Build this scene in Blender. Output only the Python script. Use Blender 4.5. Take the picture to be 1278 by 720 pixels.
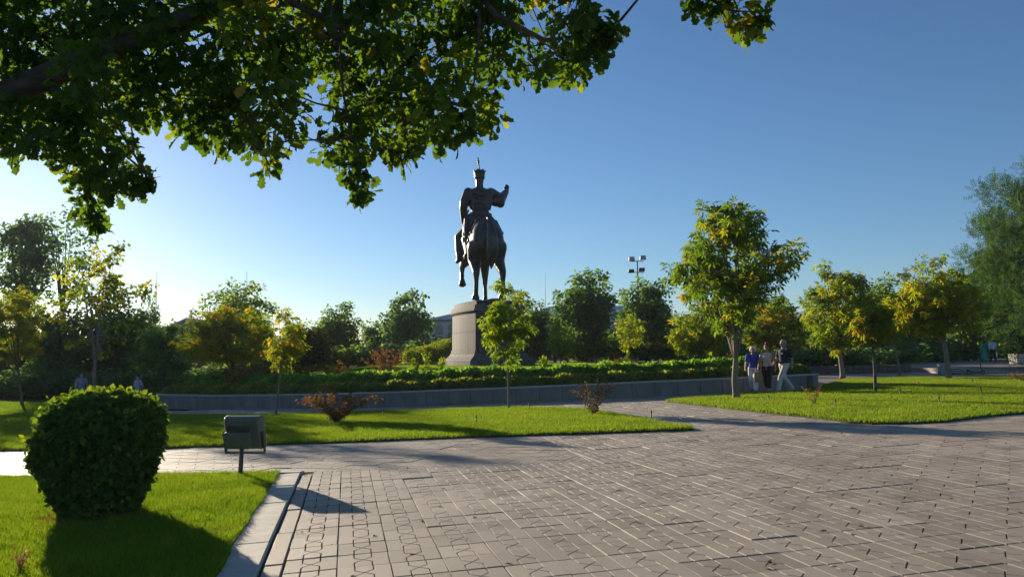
import bpy, bmesh, math, random
import numpy as np
from mathutils import Vector, Matrix, noise

R = math.radians
for o in list(bpy.data.objects):
    bpy.data.objects.remove(o)
scene = bpy.context.scene
COL = scene.collection

# ------------------------------------------------------------------ camera
cam_data = bpy.data.cameras.new('camera')
cam_data.sensor_width = 36.0
cam_data.lens = 27.18
cam_data.clip_start = 0.05
cam_data.clip_end = 5000
cam = bpy.data.objects.new('camera', cam_data)
COL.objects.link(cam)
cam.matrix_world = (Matrix.Translation((0, 0, 1.5)) @ Matrix.Rotation(R(90) + math.atan(80 / 965), 4, 'X')
                    @ Matrix.Rotation(R(-0.8), 4, 'Z'))
scene.camera = cam

# ------------------------------------------------------------------ light
SUN_AZ, SUN_EL = 35.0, 12.1            # degrees left of the view axis, above the horizon
world = bpy.data.worlds.new('World')
scene.world = world
world.use_nodes = True
wt = world.node_tree
wt.nodes.clear()
sky = wt.nodes.new('ShaderNodeTexSky')
sky.sky_type = 'NISHITA'
sky.sun_disc = False
sky.sun_elevation = R(SUN_EL)
sky.sun_rotation = R(-SUN_AZ)
sky.altitude = 450
sky.air_density = 1.0
sky.dust_density = 0.3
sky.ozone_density = 4.6
bg = wt.nodes.new('ShaderNodeBackground')
bg.inputs['Strength'].default_value = 0.070
wo = wt.nodes.new('ShaderNodeOutputWorld')
wt.links.new(sky.outputs[0], bg.inputs['Color'])
wt.links.new(bg.outputs[0], wo.inputs['Surface'])
sun_data = bpy.data.lights.new('sun', 'SUN')
sun_data.energy = 5.0
sun_data.angle = R(0.5)
sun_data.color = (1.0, 0.86, 0.66)
sun = bpy.data.objects.new('sun', sun_data)
COL.objects.link(sun)
sd = Vector((-math.sin(R(SUN_AZ)) * math.cos(R(SUN_EL)), math.cos(R(SUN_AZ)) * math.cos(R(SUN_EL)), math.sin(R(SUN_EL))))
sun.rotation_euler = (-sd).to_track_quat('-Z', 'Y').to_euler()
sun.location = sd * 60
vs = scene.view_settings
vs.view_transform = 'Standard'
vs.look = 'None'
vs.exposure = 0.85
vs.gamma = 1.0
vs.use_curve_mapping = False
scene.cycles.max_bounces = 8
scene.cycles.transparent_max_bounces = 6
scene.cycles.use_denoising = True

# ------------------------------------------------------------------ terrain height
PLC = (3.0, 55.0)                      # centre of the round planted bed
PLR = 27.6                             # its radius
BED_X0, BED_X1 = -15.6, 11.2           # where its kerb wall ends left and right


def g(x, y):
    return 0.031 * 14 * np.tanh(np.asarray(x) / 14) - 0.0095 * np.clip(y, -15, 35)


def bed_depth(x, y):
    """metres inside the rim of the planted bed (negative outside)"""
    x = np.asarray(x, float); y = np.asarray(y, float)
    d = PLR - np.hypot(x - PLC[0], y - PLC[1])
    side = np.minimum(x - BED_X0 + (y - 30) * 0.12, BED_X1 - x + (y - 28) * 0.12)
    return np.minimum(d, side)


def gz(x, y):
    d = bed_depth(x, y)
    base = g(x, y)
    t = np.clip((d - 0.3) / 9.0, 0, 1)
    top = (base + 0.48) * (1 - t) + 0.72 * t
    return np.where(d > 0.05, np.where(np.asarray(y) < 70, top, base), base)


def gf(x, y):
    return float(g(x, y))


def gzf(x, y):
    return float(gz(x, y))


# ------------------------------------------------------------------ object helpers
def link(name, mesh, mat=None, parent=None, loc=None, rot=None):
    o = bpy.data.objects.new(name, mesh)
    COL.objects.link(o)
    if mat is not None and mesh is not None and len(mesh.materials) == 0:
        mesh.materials.append(mat)
    if parent is not None:
        o.parent = parent
    if loc is not None:
        o.location = loc
    if rot is not None:
        o.rotation_euler = rot
    return o


def tag(o, label=None, cat=None, group=None, kind=None):
    if label: o['label'] = label
    if cat: o['category'] = cat
    if group: o['group'] = group
    if kind: o['kind'] = kind
    return o


def thing(name, label, cat, loc, rz=0, group=None):
    o = bpy.data.objects.new(name, None)
    o.empty_display_size = 0.1
    COL.objects.link(o)
    o.location = loc
    o.rotation_euler = (0, 0, rz)
    return tag(o, label, cat, group)


def mesh_from(name, V, F, smooth=False, mat=None):
    me = bpy.data.meshes.new(name)
    me.from_pydata([tuple(v) for v in V], [], [tuple(f) for f in F])
    if smooth:
        me.polygons.foreach_set('use_smooth', [True] * len(me.polygons))
    if mat is not None:
        me.materials.append(mat)
    me.update()
    return me


def mesh_np(name, V, loops, counts, smooth=False, mat=None, tint=None):
    """V (n,3); loops flat vertex indices; counts vertices per face; tint per vertex"""
    me = bpy.data.meshes.new(name)
    V = np.ascontiguousarray(V, dtype=np.float32)
    loops = np.ascontiguousarray(loops, dtype=np.int32).ravel()
    counts = np.ascontiguousarray(counts, dtype=np.int32)
    me.vertices.add(len(V)); me.vertices.foreach_set('co', V.ravel())
    me.loops.add(len(loops)); me.loops.foreach_set('vertex_index', loops)
    me.polygons.add(len(counts))
    starts = np.concatenate([[0], np.cumsum(counts)[:-1]]).astype(np.int32)
    me.polygons.foreach_set('loop_start', starts)
    me.polygons.foreach_set('loop_total', counts)
    me.polygons.foreach_set('use_smooth', np.full(len(counts), bool(smooth)))
    if tint is not None:
        a = me.attributes.new('tint', 'FLOAT', 'POINT')
        a.data.foreach_set('value', np.ascontiguousarray(tint, dtype=np.float32))
    if mat is not None:
        me.materials.append(mat)
    me.update(calc_edges=True)
    me.validate()
    return me


def stamp(name, tv, tf, rot, pos, scale, tint, mat, smooth=False):
    """copies a small template (tv, tf) to N places in one mesh; rot (N,3,3) has columns x,y,z"""
    tv = np.asarray(tv, float)
    N = len(pos); k = len(tv)
    sc = np.asarray(scale, float)
    if sc.ndim == 1: sc = sc[:, None]
    loc = tv[None, :, :] * sc[:, None, :]
    V = np.einsum('nij,nkj->nki', rot, loc) + np.asarray(pos)[:, None, :]
    flat = np.concatenate([np.asarray(f) for f in tf])
    cnt = np.asarray([len(f) for f in tf])
    loops = (flat[None, :] + (np.arange(N) * k)[:, None]).ravel()
    return mesh_np(name, V.reshape(-1, 3), loops, np.tile(cnt, N), smooth, mat, np.repeat(tint, k))


def frames(d, n):
    """rotation matrices whose y axis is d and whose z axis is near n"""
    d = d / (np.linalg.norm(d, axis=1, keepdims=True) + 1e-9)
    x = np.cross(d, n); x /= (np.linalg.norm(x, axis=1, keepdims=True) + 1e-9)
    z = np.cross(x, d)
    return np.stack([x, d, z], axis=2)


class MB:
    """collects simple shapes for one mesh"""
    def __init__(s):
        s.V = []; s.F = []

    def add(s, V, F):
        b = len(s.V)
        s.V.extend([tuple(v) for v in V])
        s.F.extend([tuple(i + b for i in f) for f in F])
        return s

    def box(s, c, size, M=None, taper=(1, 1)):
        hx, hy, hz = size[0] / 2, size[1] / 2, size[2] / 2
        V = []
        for sz, tx in ((-1, 1), (1, taper[0])):
            ty = 1 if sz < 0 else taper[1]
            for sx, sy in ((-1, -1), (1, -1), (1, 1), (-1, 1)):
                V.append(Vector((sx * hx * tx, sy * hy * ty, sz * hz)))
        if M is not None: V = [M @ v for v in V]
        V = [v + Vector(c) for v in V]
        return s.add(V, [(3, 2, 1, 0), (4, 5, 6, 7), (0, 1, 5, 4), (1, 2, 6, 5), (2, 3, 7, 6), (3, 0, 4, 7)])

    def prism(s, poly, z0, z1):
        n = len(poly)
        V = [(p[0], p[1], z0) for p in poly] + [(p[0], p[1], z1) for p in poly]
        F = [tuple(range(n - 1, -1, -1)), tuple(range(n, 2 * n))]
        F += [(i, (i + 1) % n, n + (i + 1) % n, n + i) for i in range(n)]
        return s.add(V, F)

    def loft(s, rings, cap=True):
        """rings: list of equal-length point lists"""
        n = len(rings[0]); V = [p for r in rings for p in r]; F = []
        for k in range(len(rings) - 1):
            for i in range(n):
                j = (i + 1) % n
                F.append((k * n + i, k * n + j, (k + 1) * n + j, (k + 1) * n + i))
        if cap:
            F.append(tuple(range(n - 1, -1, -1)))
            F.append(tuple(range((len(rings) - 1) * n, len(rings) * n)))
        return s.add(V, F)

    def tube(s, pts, rad, n=6, cap=True, sq=1.0):
        pts = [Vector(p) for p in pts]
        rings = []
        up = Vector((0.13, 0.31, 0.94))
        for i, p in enumerate(pts):
            a = pts[max(i - 1, 0)]; b = pts[min(i + 1, len(pts) - 1)]
            d = (b - a)
            if d.length < 1e-7: d = Vector((0, 0, 1))
            d.normalize()
            x = d.cross(up)
            if x.length < 0.15: x = d.cross(Vector((1, 0, 0)))
            x.normalize(); y = x.cross(d); y.normalize()
            if i and (x.dot(px) < 0): x, y = -x, -y
            px = x
            r = rad[i] if hasattr(rad, '__len__') else rad
            rings.append([p + (x * math.cos(t) + y * math.sin(t) * sq) * r for t in [2 * math.pi * k / n for k in range(n)]])
        return s.loft(rings, cap)

    def capsule(s, a, b, ra, rb, n=12):
        """tapered limb with rounded ends"""
        a = Vector(a); b = Vector(b); d = b - a
        L = d.length
        d = d.normalized() if L > 1e-6 else Vector((0, 0, 1))
        pts = []; rr = []
        for t in (-1, -0.8, -0.45):
            pts.append(a + d * ra * t); rr.append(max(ra * math.sqrt(max(1 - t * t, 0)), ra * 0.06))
        pts.append(a); rr.append(ra); pts.append(b); rr.append(rb)
        for t in (0.45, 0.8, 1):
            pts.append(b + d * rb * t); rr.append(max(rb * math.sqrt(max(1 - t * t, 0)), rb * 0.06))
        return s.tube(pts, rr, n)

    def chain(s, pts, rad, n=12):
        for i in range(len(pts) - 1):
            s.capsule(pts[i], pts[i + 1], rad[i], rad[i + 1], n)
        return s

    def ell(s, c, r, M=None, nu=16, nv=10):
        V = []; F = []
        for j in range(nv + 1):
            th = math.pi * j / nv
            th = min(max(th, 0.04), math.pi - 0.04)
            for i in range(nu):
                ph = 2 * math.pi * i / nu
                v = Vector((r[0] * math.sin(th) * math.cos(ph), r[1] * math.sin(th) * math.sin(ph), r[2] * math.cos(th)))
                if M is not None: v = M @ v
                V.append(v + Vector(c))
        for j in range(nv):
            for i in range(nu):
                k = (i + 1) % nu
                F.append((j * nu + i, (j + 1) * nu + i, (j + 1) * nu + k, j * nu + k))
        F.append(tuple(range(nu))); F.append(tuple(nv * nu + i for i in range(nu - 1, -1, -1)))
        return s.add(V, F)

    def mesh(s, name, mat=None, smooth=False):
        return mesh_from(name, s.V, s.F, smooth, mat)

    def obj(s, name, mat=None, parent=None, smooth=False, loc=None, rot=None, bevel=0):
        o = link(name, s.mesh(name, mat, smooth), None, parent, loc, rot)
        if bevel:
            m = o.modifiers.new('bevel', 'BEVEL'); m.width = bevel; m.segments = 2; m.limit_method = 'ANGLE'
        return o


def sculpt(name, mb, voxel, smooth_it=6, mat=None, scale=1.0):
    """fuses overlapping closed shapes into one continuous surface"""
    me = mb.mesh(name + '_raw')
    o = bpy.data.objects.new(name + '_raw', me)
    COL.objects.link(o)
    m = o.modifiers.new('r', 'REMESH'); m.mode = 'VOXEL'; m.voxel_size = voxel; m.use_smooth_shade = True
    if smooth_it:
        s = o.modifiers.new('s', 'SMOOTH'); s.iterations = smooth_it; s.factor = 0.5
    dg = bpy.context.evaluated_depsgraph_get()
    dg.update()
    out = bpy.data.meshes.new_from_object(o.evaluated_get(dg))
    out.name = name
    bpy.data.objects.remove(o); bpy.data.meshes.remove(me)
    if scale != 1.0:
        out.transform(Matrix.Scale(scale, 4))
    out.materials.clear()
    if mat is not None: out.materials.append(mat)
    out.polygons.foreach_set('use_smooth', [True] * len(out.polygons))
    return out


def copy_tree(o, parent=None):
    c = o.copy(); COL.objects.link(c)
    c.parent = parent
    for ch in list(o.children): copy_tree(ch, c)
    return c


# ------------------------------------------------------------------ materials
def new_mat(name):
    m = bpy.data.materials.new(name); m.use_nodes = True
    nt = m.node_tree; nt.nodes.clear()
    out = nt.nodes.new('ShaderNodeOutputMaterial')
    return m, nt, out


def nd(nt, kind, **kw):
    n = nt.nodes.new(kind)
    for k, v in kw.items():
        if k in n.inputs.keys(): n.inputs[k].default_value = v
        else: setattr(n, k, v)
    return n


def ramp(nt, stops):
    r = nt.nodes.new('ShaderNodeValToRGB')
    e = r.color_ramp.elements
    while len(e) > 1: e.remove(e[-1])
    e[0].position = stops[0][0]; e[0].color = (*stops[0][1], 1)
    for p, c in stops[1:]:
        x = e.new(p); x.color = (*c, 1)
    return r


def surface(name, stops, scale=8.0, rough=0.7, metal=0.0, bump=0.0, bump_scale=60.0, detail=6.0, spec=0.4, stretch=None, tint_attr=False, tint_amt=0.5, streak=0.0):
    """noise-driven colour with fine relief"""
    m, nt, out = new_mat(name)
    L = nt.links.new
    p = nd(nt, 'ShaderNodeBsdfPrincipled', Roughness=rough, Metallic=metal)
    p.inputs['Specular IOR Level'].default_value = spec
    tc = nd(nt, 'ShaderNodeNewGeometry')
    mp = nd(nt, 'ShaderNodeMapping')
    if stretch: mp.inputs['Scale'].default_value = stretch
    L(tc.outputs['Position'], mp.inputs['Vector'])
    n = nd(nt, 'ShaderNodeTexNoise', Scale=scale, Detail=detail, Roughness=0.6)
    L(mp.outputs[0], n.inputs['Vector'])
    r = ramp(nt, stops)
    fac = n.outputs['Fac']
    if tint_attr:
        at = nd(nt, 'ShaderNodeAttribute', attribute_name='tint')
        mx = nd(nt, 'ShaderNodeMix', data_type='FLOAT')
        mx.inputs['Factor'].default_value = tint_amt
        L(n.outputs['Fac'], mx.inputs[2]); L(at.outputs['Fac'], mx.inputs[3])
        fac = mx.outputs[0]
    L(fac, r.inputs['Fac'])
    col = r.outputs['Color']
    L(col, p.inputs['Base Color'])
    if bump:
        b = nd(nt, 'ShaderNodeTexNoise', Scale=bump_scale, Detail=5.0, Roughness=0.65)
        L(mp.outputs[0], b.inputs['Vector'])
        bn = nd(nt, 'ShaderNodeBump', Strength=bump, Distance=0.02)
        L(b.outputs['Fac'], bn.inputs['Height']); L(bn.outputs[0], p.inputs['Normal'])
    L(p.outputs[0], out.inputs['Surface'])
    return m


def plain(name, col, rough=0.6, metal=0.0, var=0.12, scale=25.0, bump=0.0):
    lo = tuple(c * (1 - var) for c in col); hi = tuple(min(c * (1 + var), 1) for c in col)
    return surface(name, [(0.3, lo), (0.7, hi)], scale, rough, metal, bump)


def leaf_mat(name, stops, transl=0.45, boost=(1.8, 1.6, 0.5), rough=0.65):
    m, nt, out = new_mat(name)
    L = nt.links.new
    at = nd(nt, 'ShaderNodeAttribute', attribute_name='tint')
    r = ramp(nt, stops)
    L(at.outputs['Fac'], r.inputs['Fac'])
    p = nd(nt, 'ShaderNodeBsdfPrincipled', Roughness=rough)
    p.inputs['Specular IOR Level'].default_value = 0.2
    L(r.outputs['Color'], p.inputs['Base Color'])
    mul = nd(nt, 'ShaderNodeMix', data_type='RGBA', blend_type='MULTIPLY')
    mul.inputs['Factor'].default_value = 1.0
    L(r.outputs['Color'], mul.inputs[6]); mul.inputs[7].default_value = (*boost, 1)
    t = nd(nt, 'ShaderNodeBsdfTranslucent')
    L(mul.outputs[2], t.inputs['Color'])
    mx = nd(nt, 'ShaderNodeMixShader'); mx.inputs[0].default_value = transl
    L(p.outputs[0], mx.inputs[1]); L(t.outputs[0], mx.inputs[2])
    L(mx.outputs[0], out.inputs['Surface'])
    return m


M = {}
M['ground'] = surface('ground', [(0.3, (0.035, 0.045, 0.018)), (0.55, (0.06, 0.075, 0.025)), (0.8, (0.085, 0.075, 0.04))], 0.6, 0.95, bump=0.3, bump_scale=30, spec=0.0)
M['soil'] = surface('soil', [(0.3, (0.03, 0.04, 0.012)), (0.7, (0.07, 0.065, 0.03))], 5, 0.95, bump=0.5, bump_scale=50)
M['joint'] = surface('paving_bed', [(0.3, (0.06, 0.052, 0.043)), (0.7, (0.14, 0.122, 0.10))], 3, 0.9, bump=0.4)
M['paver'] = surface('paver', [(0.1, (0.20, 0.16, 0.122)), (0.5, (0.345, 0.285, 0.225)), (0.9, (0.47, 0.395, 0.32))], 1.1, 0.66, bump=0.45, bump_scale=140, tint_attr=True, tint_amt=0.5, spec=0.4, detail=11)
M['kerb'] = surface('kerb_concrete', [(0.25, (0.36, 0.32, 0.265)), (0.55, (0.52, 0.47, 0.40)), (0.8, (0.62, 0.575, 0.50))], 3.5, 0.75, bump=0.3, bump_scale=120, detail=9)
M['wallstone'] = surface('wall_stone', [(0.2, (0.12, 0.118, 0.112)), (0.5, (0.18, 0.176, 0.168)), (0.8, (0.25, 0.242, 0.23))], 2.2, 0.7, bump=0.25, stretch=(1, 1, 0.5), detail=9)
M['coping'] = surface('coping_stone', [(0.25, (0.34, 0.335, 0.32)), (0.75, (0.48, 0.47, 0.45))], 4, 0.65, bump=0.2)
M['granite'] = surface('dark_granite', [(0.25, (0.05, 0.045, 0.041)), (0.5, (0.085, 0.075, 0.068)), (0.78, (0.15, 0.132, 0.118))], 1.6, 0.75, bump=0.12, stretch=(2.2, 2.2, 0.22), detail=10, spec=0.15)
M['granite_light'] = surface('weathered_granite', [(0.25, (0.085, 0.076, 0.069)), (0.75, (0.18, 0.162, 0.145))], 3.0, 0.8, bump=0.2, detail=9, spec=0.15)
M['bronze'] = surface('bronze', [(0.25, (0.035, 0.036, 0.037)), (0.55, (0.062, 0.064, 0.064)), (0.8, (0.10, 0.115, 0.105))], 2.2, 0.42, 0.55, bump=0.3, bump_scale=9, detail=8)
M['bark'] = surface('bark', [(0.3, (0.075, 0.058, 0.042)), (0.7, (0.17, 0.14, 0.105))], 14, 0.9, bump=0.8, bump_scale=40, stretch=(1, 1, 0.25))
M['bark_light'] = surface('smooth_grey_bark', [(0.3, (0.15, 0.125, 0.095)), (0.7, (0.27, 0.235, 0.185))], 12, 0.85, bump=0.5, bump_scale=40, stretch=(1, 1, 0.3))
M['bark_oak'] = surface('oak_bark', [(0.3, (0.055, 0.042, 0.032)), (0.7, (0.16, 0.12, 0.09))], 9, 0.95, bump=1.0, bump_scale=28, stretch=(0.35, 1, 1))
M['grass'] = leaf_mat('grass_blades', [(0.0, (0.063, 0.140, 0.012)), (0.45, (0.117, 0.220, 0.018)), (0.75, (0.180, 0.270, 0.028)), (1.0, (0.270, 0.250, 0.080))], 0.55, (1.7, 1.5, 0.5), 0.7)
M['oakleaf'] = leaf_mat('oak_leaves', [(0.0, (0.041, 0.081, 0.023)), (0.6, (0.074, 0.135, 0.029)), (0.88, (0.142, 0.189, 0.026)), (1.0, (0.257, 0.216, 0.029))], 0.5, (2.0, 1.9, 0.4), 0.75)
M['green'] = leaf_mat('green_leaves', [(0.0, (0.047, 0.095, 0.029)), (0.55, (0.088, 0.162, 0.038)), (1.0, (0.176, 0.223, 0.041))], 0.5, (2.7, 2.5, 0.8))
M['dark'] = leaf_mat('dark_leaves', [(0.0, (0.043, 0.085, 0.038)), (0.6, (0.076, 0.139, 0.056)), (1.0, (0.135, 0.194, 0.060))], 0.5, (2.8, 2.7, 1.0))
M['yellow'] = leaf_mat('yellowing_leaves', [(0.0, (0.063, 0.126, 0.022)), (0.4, (0.132, 0.186, 0.025)), (0.78, (0.276, 0.270, 0.027)), (1.0, (0.345, 0.222, 0.031))], 0.55, (2.3, 2.15, 0.6))
M['lime'] = leaf_mat('lime_leaves', [(0.0, (0.069, 0.132, 0.015)), (0.5, (0.138, 0.204, 0.022)), (1.0, (0.276, 0.276, 0.025))], 0.55, (2.3, 2.15, 0.6))
M['chest'] = leaf_mat('chestnut_leaves', [(0.0, (0.052, 0.108, 0.020)), (0.5, (0.098, 0.162, 0.025)), (0.82, (0.201, 0.216, 0.025)), (1.0, (0.299, 0.192, 0.031))], 0.55, (2.3, 2.15, 0.6))
M['orange'] = leaf_mat('autumn_leaves', [(0.0, (0.07, 0.085, 0.02)), (0.5, (0.17, 0.11, 0.022)), (1.0, (0.27, 0.085, 0.025))], 0.4, (1.3, 1.1, 0.6))
M['russet'] = leaf_mat('russet_leaves', [(0.0, (0.10, 0.11, 0.03)), (0.4, (0.19, 0.12, 0.04)), (0.8, (0.28, 0.125, 0.06)), (1.0, (0.5, 0.37, 0.27))], 0.4, (1.3, 1.0, 0.7))
M['hedge'] = leaf_mat('hedge_leaves', [(0.0, (0.047, 0.109, 0.028)), (0.6, (0.093, 0.194, 0.038)), (1.0, (0.217, 0.310, 0.046))], 0.5, (2.7, 2.5, 0.8))
M['hedgelow'] = leaf_mat('low_hedge_leaves', [(0.0, (0.074, 0.115, 0.036)), (0.6, (0.149, 0.182, 0.049)), (1.0, (0.324, 0.243, 0.065))], 0.5, (2.7, 2.5, 0.8))
M['bushleaf'] = leaf_mat('clipped_bush_leaves', [(0.0, (0.035, 0.074, 0.022)), (0.6, (0.068, 0.128, 0.029)), (1.0, (0.162, 0.223, 0.035))], 0.45, (2.1, 1.9, 0.5))
M['feather'] = leaf_mat('feathery_leaves', [(0.0, (0.028, 0.075, 0.026)), (0.6, (0.055, 0.12, 0.036)), (1.0, (0.11, 0.17, 0.04))], 0.35, (1.9, 1.8, 0.6))

# ================================================================== THE SETTING
from mathutils.geometry import delaunay_2d_cdt
rng = np.random.default_rng(11)


def sheet(name, xs, ys, zf, mat, keep=None):
    X, Y = np.meshgrid(xs, ys)
    V = np.stack([X.ravel(), Y.ravel(), zf(X.ravel(), Y.ravel())], 1)
    nx, ny = len(xs), len(ys)
    i, j = np.meshgrid(np.arange(nx - 1), np.arange(ny - 1))
    a = (j * nx + i).ravel()
    F = np.stack([a, a + 1, a + nx + 1, a + nx], 1)
    if keep is not None:
        ok = keep(V[:, 0], V[:, 1])
        F = F[ok[F].all(1)]
        used = np.unique(F); remap = -np.ones(len(V), int); remap[used] = np.arange(len(used))
        V = V[used]; F = remap[F]
    return mesh_np(name, V, F.ravel(), np.full(len(F), 4), True, mat)


def pip(x, y, P):
    x = np.asarray(x); y = np.asarray(y)
    c = np.zeros(x.shape, bool); n = len(P)
    for i in range(n):
        x1, y1 = P[i]; x2, y2 = P[(i + 1) % n]
        if y1 == y2: continue
        c ^= ((y1 > y) != (y2 > y)) & (x < (x2 - x1) * (y - y1) / (y2 - y1) + x1)
    return c


def axis(a, b, near, far, lim):
    pts = list(np.arange(a, b + 1e-6, near))
    v = b; s = near
    while v < lim:
        s *= 1.35; v += s; pts.append(v)
    v = a; s = near
    while v > -lim:
        s *= 1.35; v -= s; pts.insert(0, v)
    return np.array(pts)


ground = link('ground', sheet('ground', axis(-60, 60, 2.0, 0, 500), axis(-20, 70, 2.0, 0, 500), lambda x, y: g(x, y) - 0.07, M['ground']))
tag(ground, kind='structure')

# paving bed under the slabs and the plain paving far off
plaza = link('plaza', sheet('plaza', np.arange(-30, 30.1, 1.0), np.arange(-12, 31.1, 1.0), lambda x, y: g(x, y) - 0.016, M['joint']))
tag(plaza, kind='structure')
far_paving = link('paved_path', sheet('paved_path', np.arange(8, 60.1, 2.0), np.arange(31, 49.1, 2.0), lambda x, y: g(x, y) - 0.008, M['paver']))
tag(far_paving, kind='structure')

# ---- lawns
NEAR = [(-3.41, 11.38), (-7.96, 12.13), (-14.0, 13.1), (-30.0, 15.8), (-30.0, -8.0), (0.75, -8.0), (-2.23, 5.9)]
MID = [(3.45, 15.05), (2.2, 15.15), (0.92, 15.3), (-1.63, 15.6), (-7.04, 15.98), (-10.99, 16.7), (-30.0, 20.5), (-36.0, 46.0), (-22.0, 38.5),
       (-16.0, 31.5), (-12.3, 27.9), (-10.0, 26.6), (-7.8, 26.0), (-4.8, 25.5), (-1.05, 24.6), (0.4, 24.0), (1.4, 23.0), (2.1, 21.7), (2.5, 20.2), (2.85, 18.4), (3.2, 16.5), (3.5, 15.4)]
RIGHT = [(4.7, 24.1), (5.05, 22.3), (5.42, 20.4), (5.85, 18.4), (6.2, 16.8), (6.5, 15.2), (6.75, 14.75), (7.2, 14.6), (7.96, 14.62), (8.7, 15.0), (9.35, 15.4), (10.3, 15.75), (13.0, 16.3),
         (19.0, 18.5), (32.0, 24.0), (36.0, 34.0), (22.3, 34.2), (18.1, 36.6), (15.4, 36.2), (13.6, 33.0), (12.0, 30.2), (10.6, 28.0), (9.6, 26.9), (7.9, 26.3), (5.9, 25.3), (5.0, 24.7)]


def lawn(name, poly, dz=0.03, step=1.5):
    P = []
    n = len(poly)
    for i in range(n):
        a, b = poly[i], poly[(i + 1) % n]
        k = max(1, int(math.hypot(b[0] - a[0], b[1] - a[1]) / 0.5))
        for t in range(k):
            x = a[0] + (b[0] - a[0]) * t / k; y = a[1] + (b[1] - a[1]) * t / k
            P.append((x + rng.normal(0, .018), y + rng.normal(0, .018)))
    m = len(P)
    xs = [p[0] for p in P]; ys = [p[1] for p in P]
    gx, gy = np.meshgrid(np.arange(min(xs), max(xs), step), np.arange(min(ys), max(ys), step))
    gx = gx.ravel(); gy = gy.ravel(); ok = pip(gx, gy, P)
    pts = [Vector(p) for p in P] + [Vector((a, b)) for a, b in zip(gx[ok], gy[ok])]
    r = delaunay_2d_cdt(pts, [(i, (i + 1) % m) for i in range(m)], [list(range(m))], 1, 1e-5)
    V = [(v.x, v.y, gf(v.x, v.y) + dz) for v in r[0]]
    F = [tuple(f) for f in r[2]]
    b = len(V)
    V += [(p[0], p[1], gf(*p) + dz - 0.001) for p in P] + [(p[0], p[1], gf(*p) - 0.05) for p in P]
    F += [(b + i, b + (i + 1) % m, b + m + (i + 1) % m, b + m + i) for i in range(m)]
    o = link(name, mesh_from(name, V, F, False, M['soil']))
    tag(o, kind='structure')
    return P


near_p = lawn('near_lawn', NEAR)
mid_p = lawn('middle_lawn', MID)
right_p = lawn('right_lawn', RIGHT)


def grass(name, label, poly, box, dens, hgt, wid, seed, dz=0.03, bare=(), zf=None, dry=0.0):
    r = np.random.default_rng(seed)
    x0, x1, y0, y1 = box
    N = int((x1 - x0) * (y1 - y0) * dens)
    x = r.uniform(x0, x1, N); y = r.uniform(y0, y1, N)
    ok = pip(x, y, poly)
    for bx, by, br in bare:
        ok &= (np.hypot((x - bx), (y - by)) > br * r.uniform(0.6, 1.15, N))
    x = x[ok]; y = y[ok]; N = len(x)
    z = (zf or (lambda a, b: g(a, b) + dz))(x, y) - 0.004
    low = 0.5 + 0.5 * np.sin(x * 1.7 + np.sin(y * 2.3) * 1.3) * np.cos(y * 1.9 + np.sin(x * 1.1))
    fine = 0.5 + 0.5 * np.sin(x * 9.1 + 2 * np.sin(y * 5.3)) * np.sin(y * 8.3 + 2 * np.sin(x * 6.1))
    h = hgt * r.uniform(0.55, 1.25, N) * (0.8 + 0.25 * low + 0.25 * fine)
    th = r.uniform(0, 2 * math.pi, N); ph = r.uniform(0, 2 * math.pi, N)
    w = wid * r.uniform(0.7, 1.3, N); lean = h * r.uniform(0.1, 0.85, N)
    bx = np.cos(th) * w / 2; by = np.sin(th) * w / 2
    base = np.stack([x, y, z], 1)
    a = base + np.stack([bx, by, 0 * x], 1); b = base - np.stack([bx, by, 0 * x], 1)
    c = base + np.stack([np.cos(ph) * lean, np.sin(ph) * lean, h], 1)
    V = np.stack([a, b, c], 1).reshape(-1, 3)
    tint = np.clip(r.normal(0.42, 0.22, N) + 0.22 * (low - 0.5) + 0.18 * (fine - .5) + dry, 0, 1)
    tint = np.where(r.random(N) < 0.04, 0.97, tint)
    me = mesh_np(name, V, np.arange(3 * N), np.full(N, 3), False, M['grass'], np.repeat(tint, 3))
    o = link(name, me)
    tag(o, label, 'grass', kind='stuff')
    return o


BUSH = (-4.52, 8.55)
grass('grass', 'bright green grass around the clipped bush in the near left corner', near_p, (-10.5, 0.2, 3.6, 14.0), 6500, 0.062, 0.0075, 1, bare=[(BUSH[0] + .05, BUSH[1] - .1, 0.52)])
grass('grass', 'sunlit grass of the long lawn strip before the stone kerb wall', mid_p, (-24, 4, 14.8, 32), 1900, 0.07, 0.017, 2, dry=0.05)
grass('grass', 'sunlit grass of the right lawn under the chestnut trees', right_p, (4.5, 24, 14.4, 37), 1500, 0.07, 0.019, 3, dry=0.12)
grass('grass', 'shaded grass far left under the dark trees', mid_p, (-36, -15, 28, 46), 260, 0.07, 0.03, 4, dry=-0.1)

# ---- pavers: 40 cm slabs cut into two arrow pieces and two half hexagons
S = 0.2; A_ = 0.068; B_ = 0.072
PIECES = [[(-A_, S), (-A_, B_), (0, 0), (A_, B_), (A_, S)],
          [(A_, -S), (A_, -B_), (0, 0), (-A_, -B_), (-A_, -S)],
          [(-S, S), (-S, -S), (-A_, -S), (-A_, -B_), (0, 0), (-A_, B_), (-A_, S)],
          [(S, -S), (S, S), (A_, S), (A_, B_), (0, 0), (A_, -B_), (A_, -S)]]


def inset(poly, d):
    """moves every edge of a counter-clockwise polygon inwards by d"""
    n = len(poly); out = []
    for i in range(n):
        p0 = Vector(poly[i - 1]); p1 = Vector(poly[i]); p2 = Vector(poly[(i + 1) % n])
        e1 = (p1 - p0).normalized(); e2 = (p2 - p1).normalized()
        n1 = Vector((-e1.y, e1.x)); n2 = Vector((-e2.y, e2.x))
        b = n1 + n2
        k = max(0.35, 1 + n1.dot(n2))
        out.append(tuple(p1 + b * (d / k)))
    return out


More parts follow.
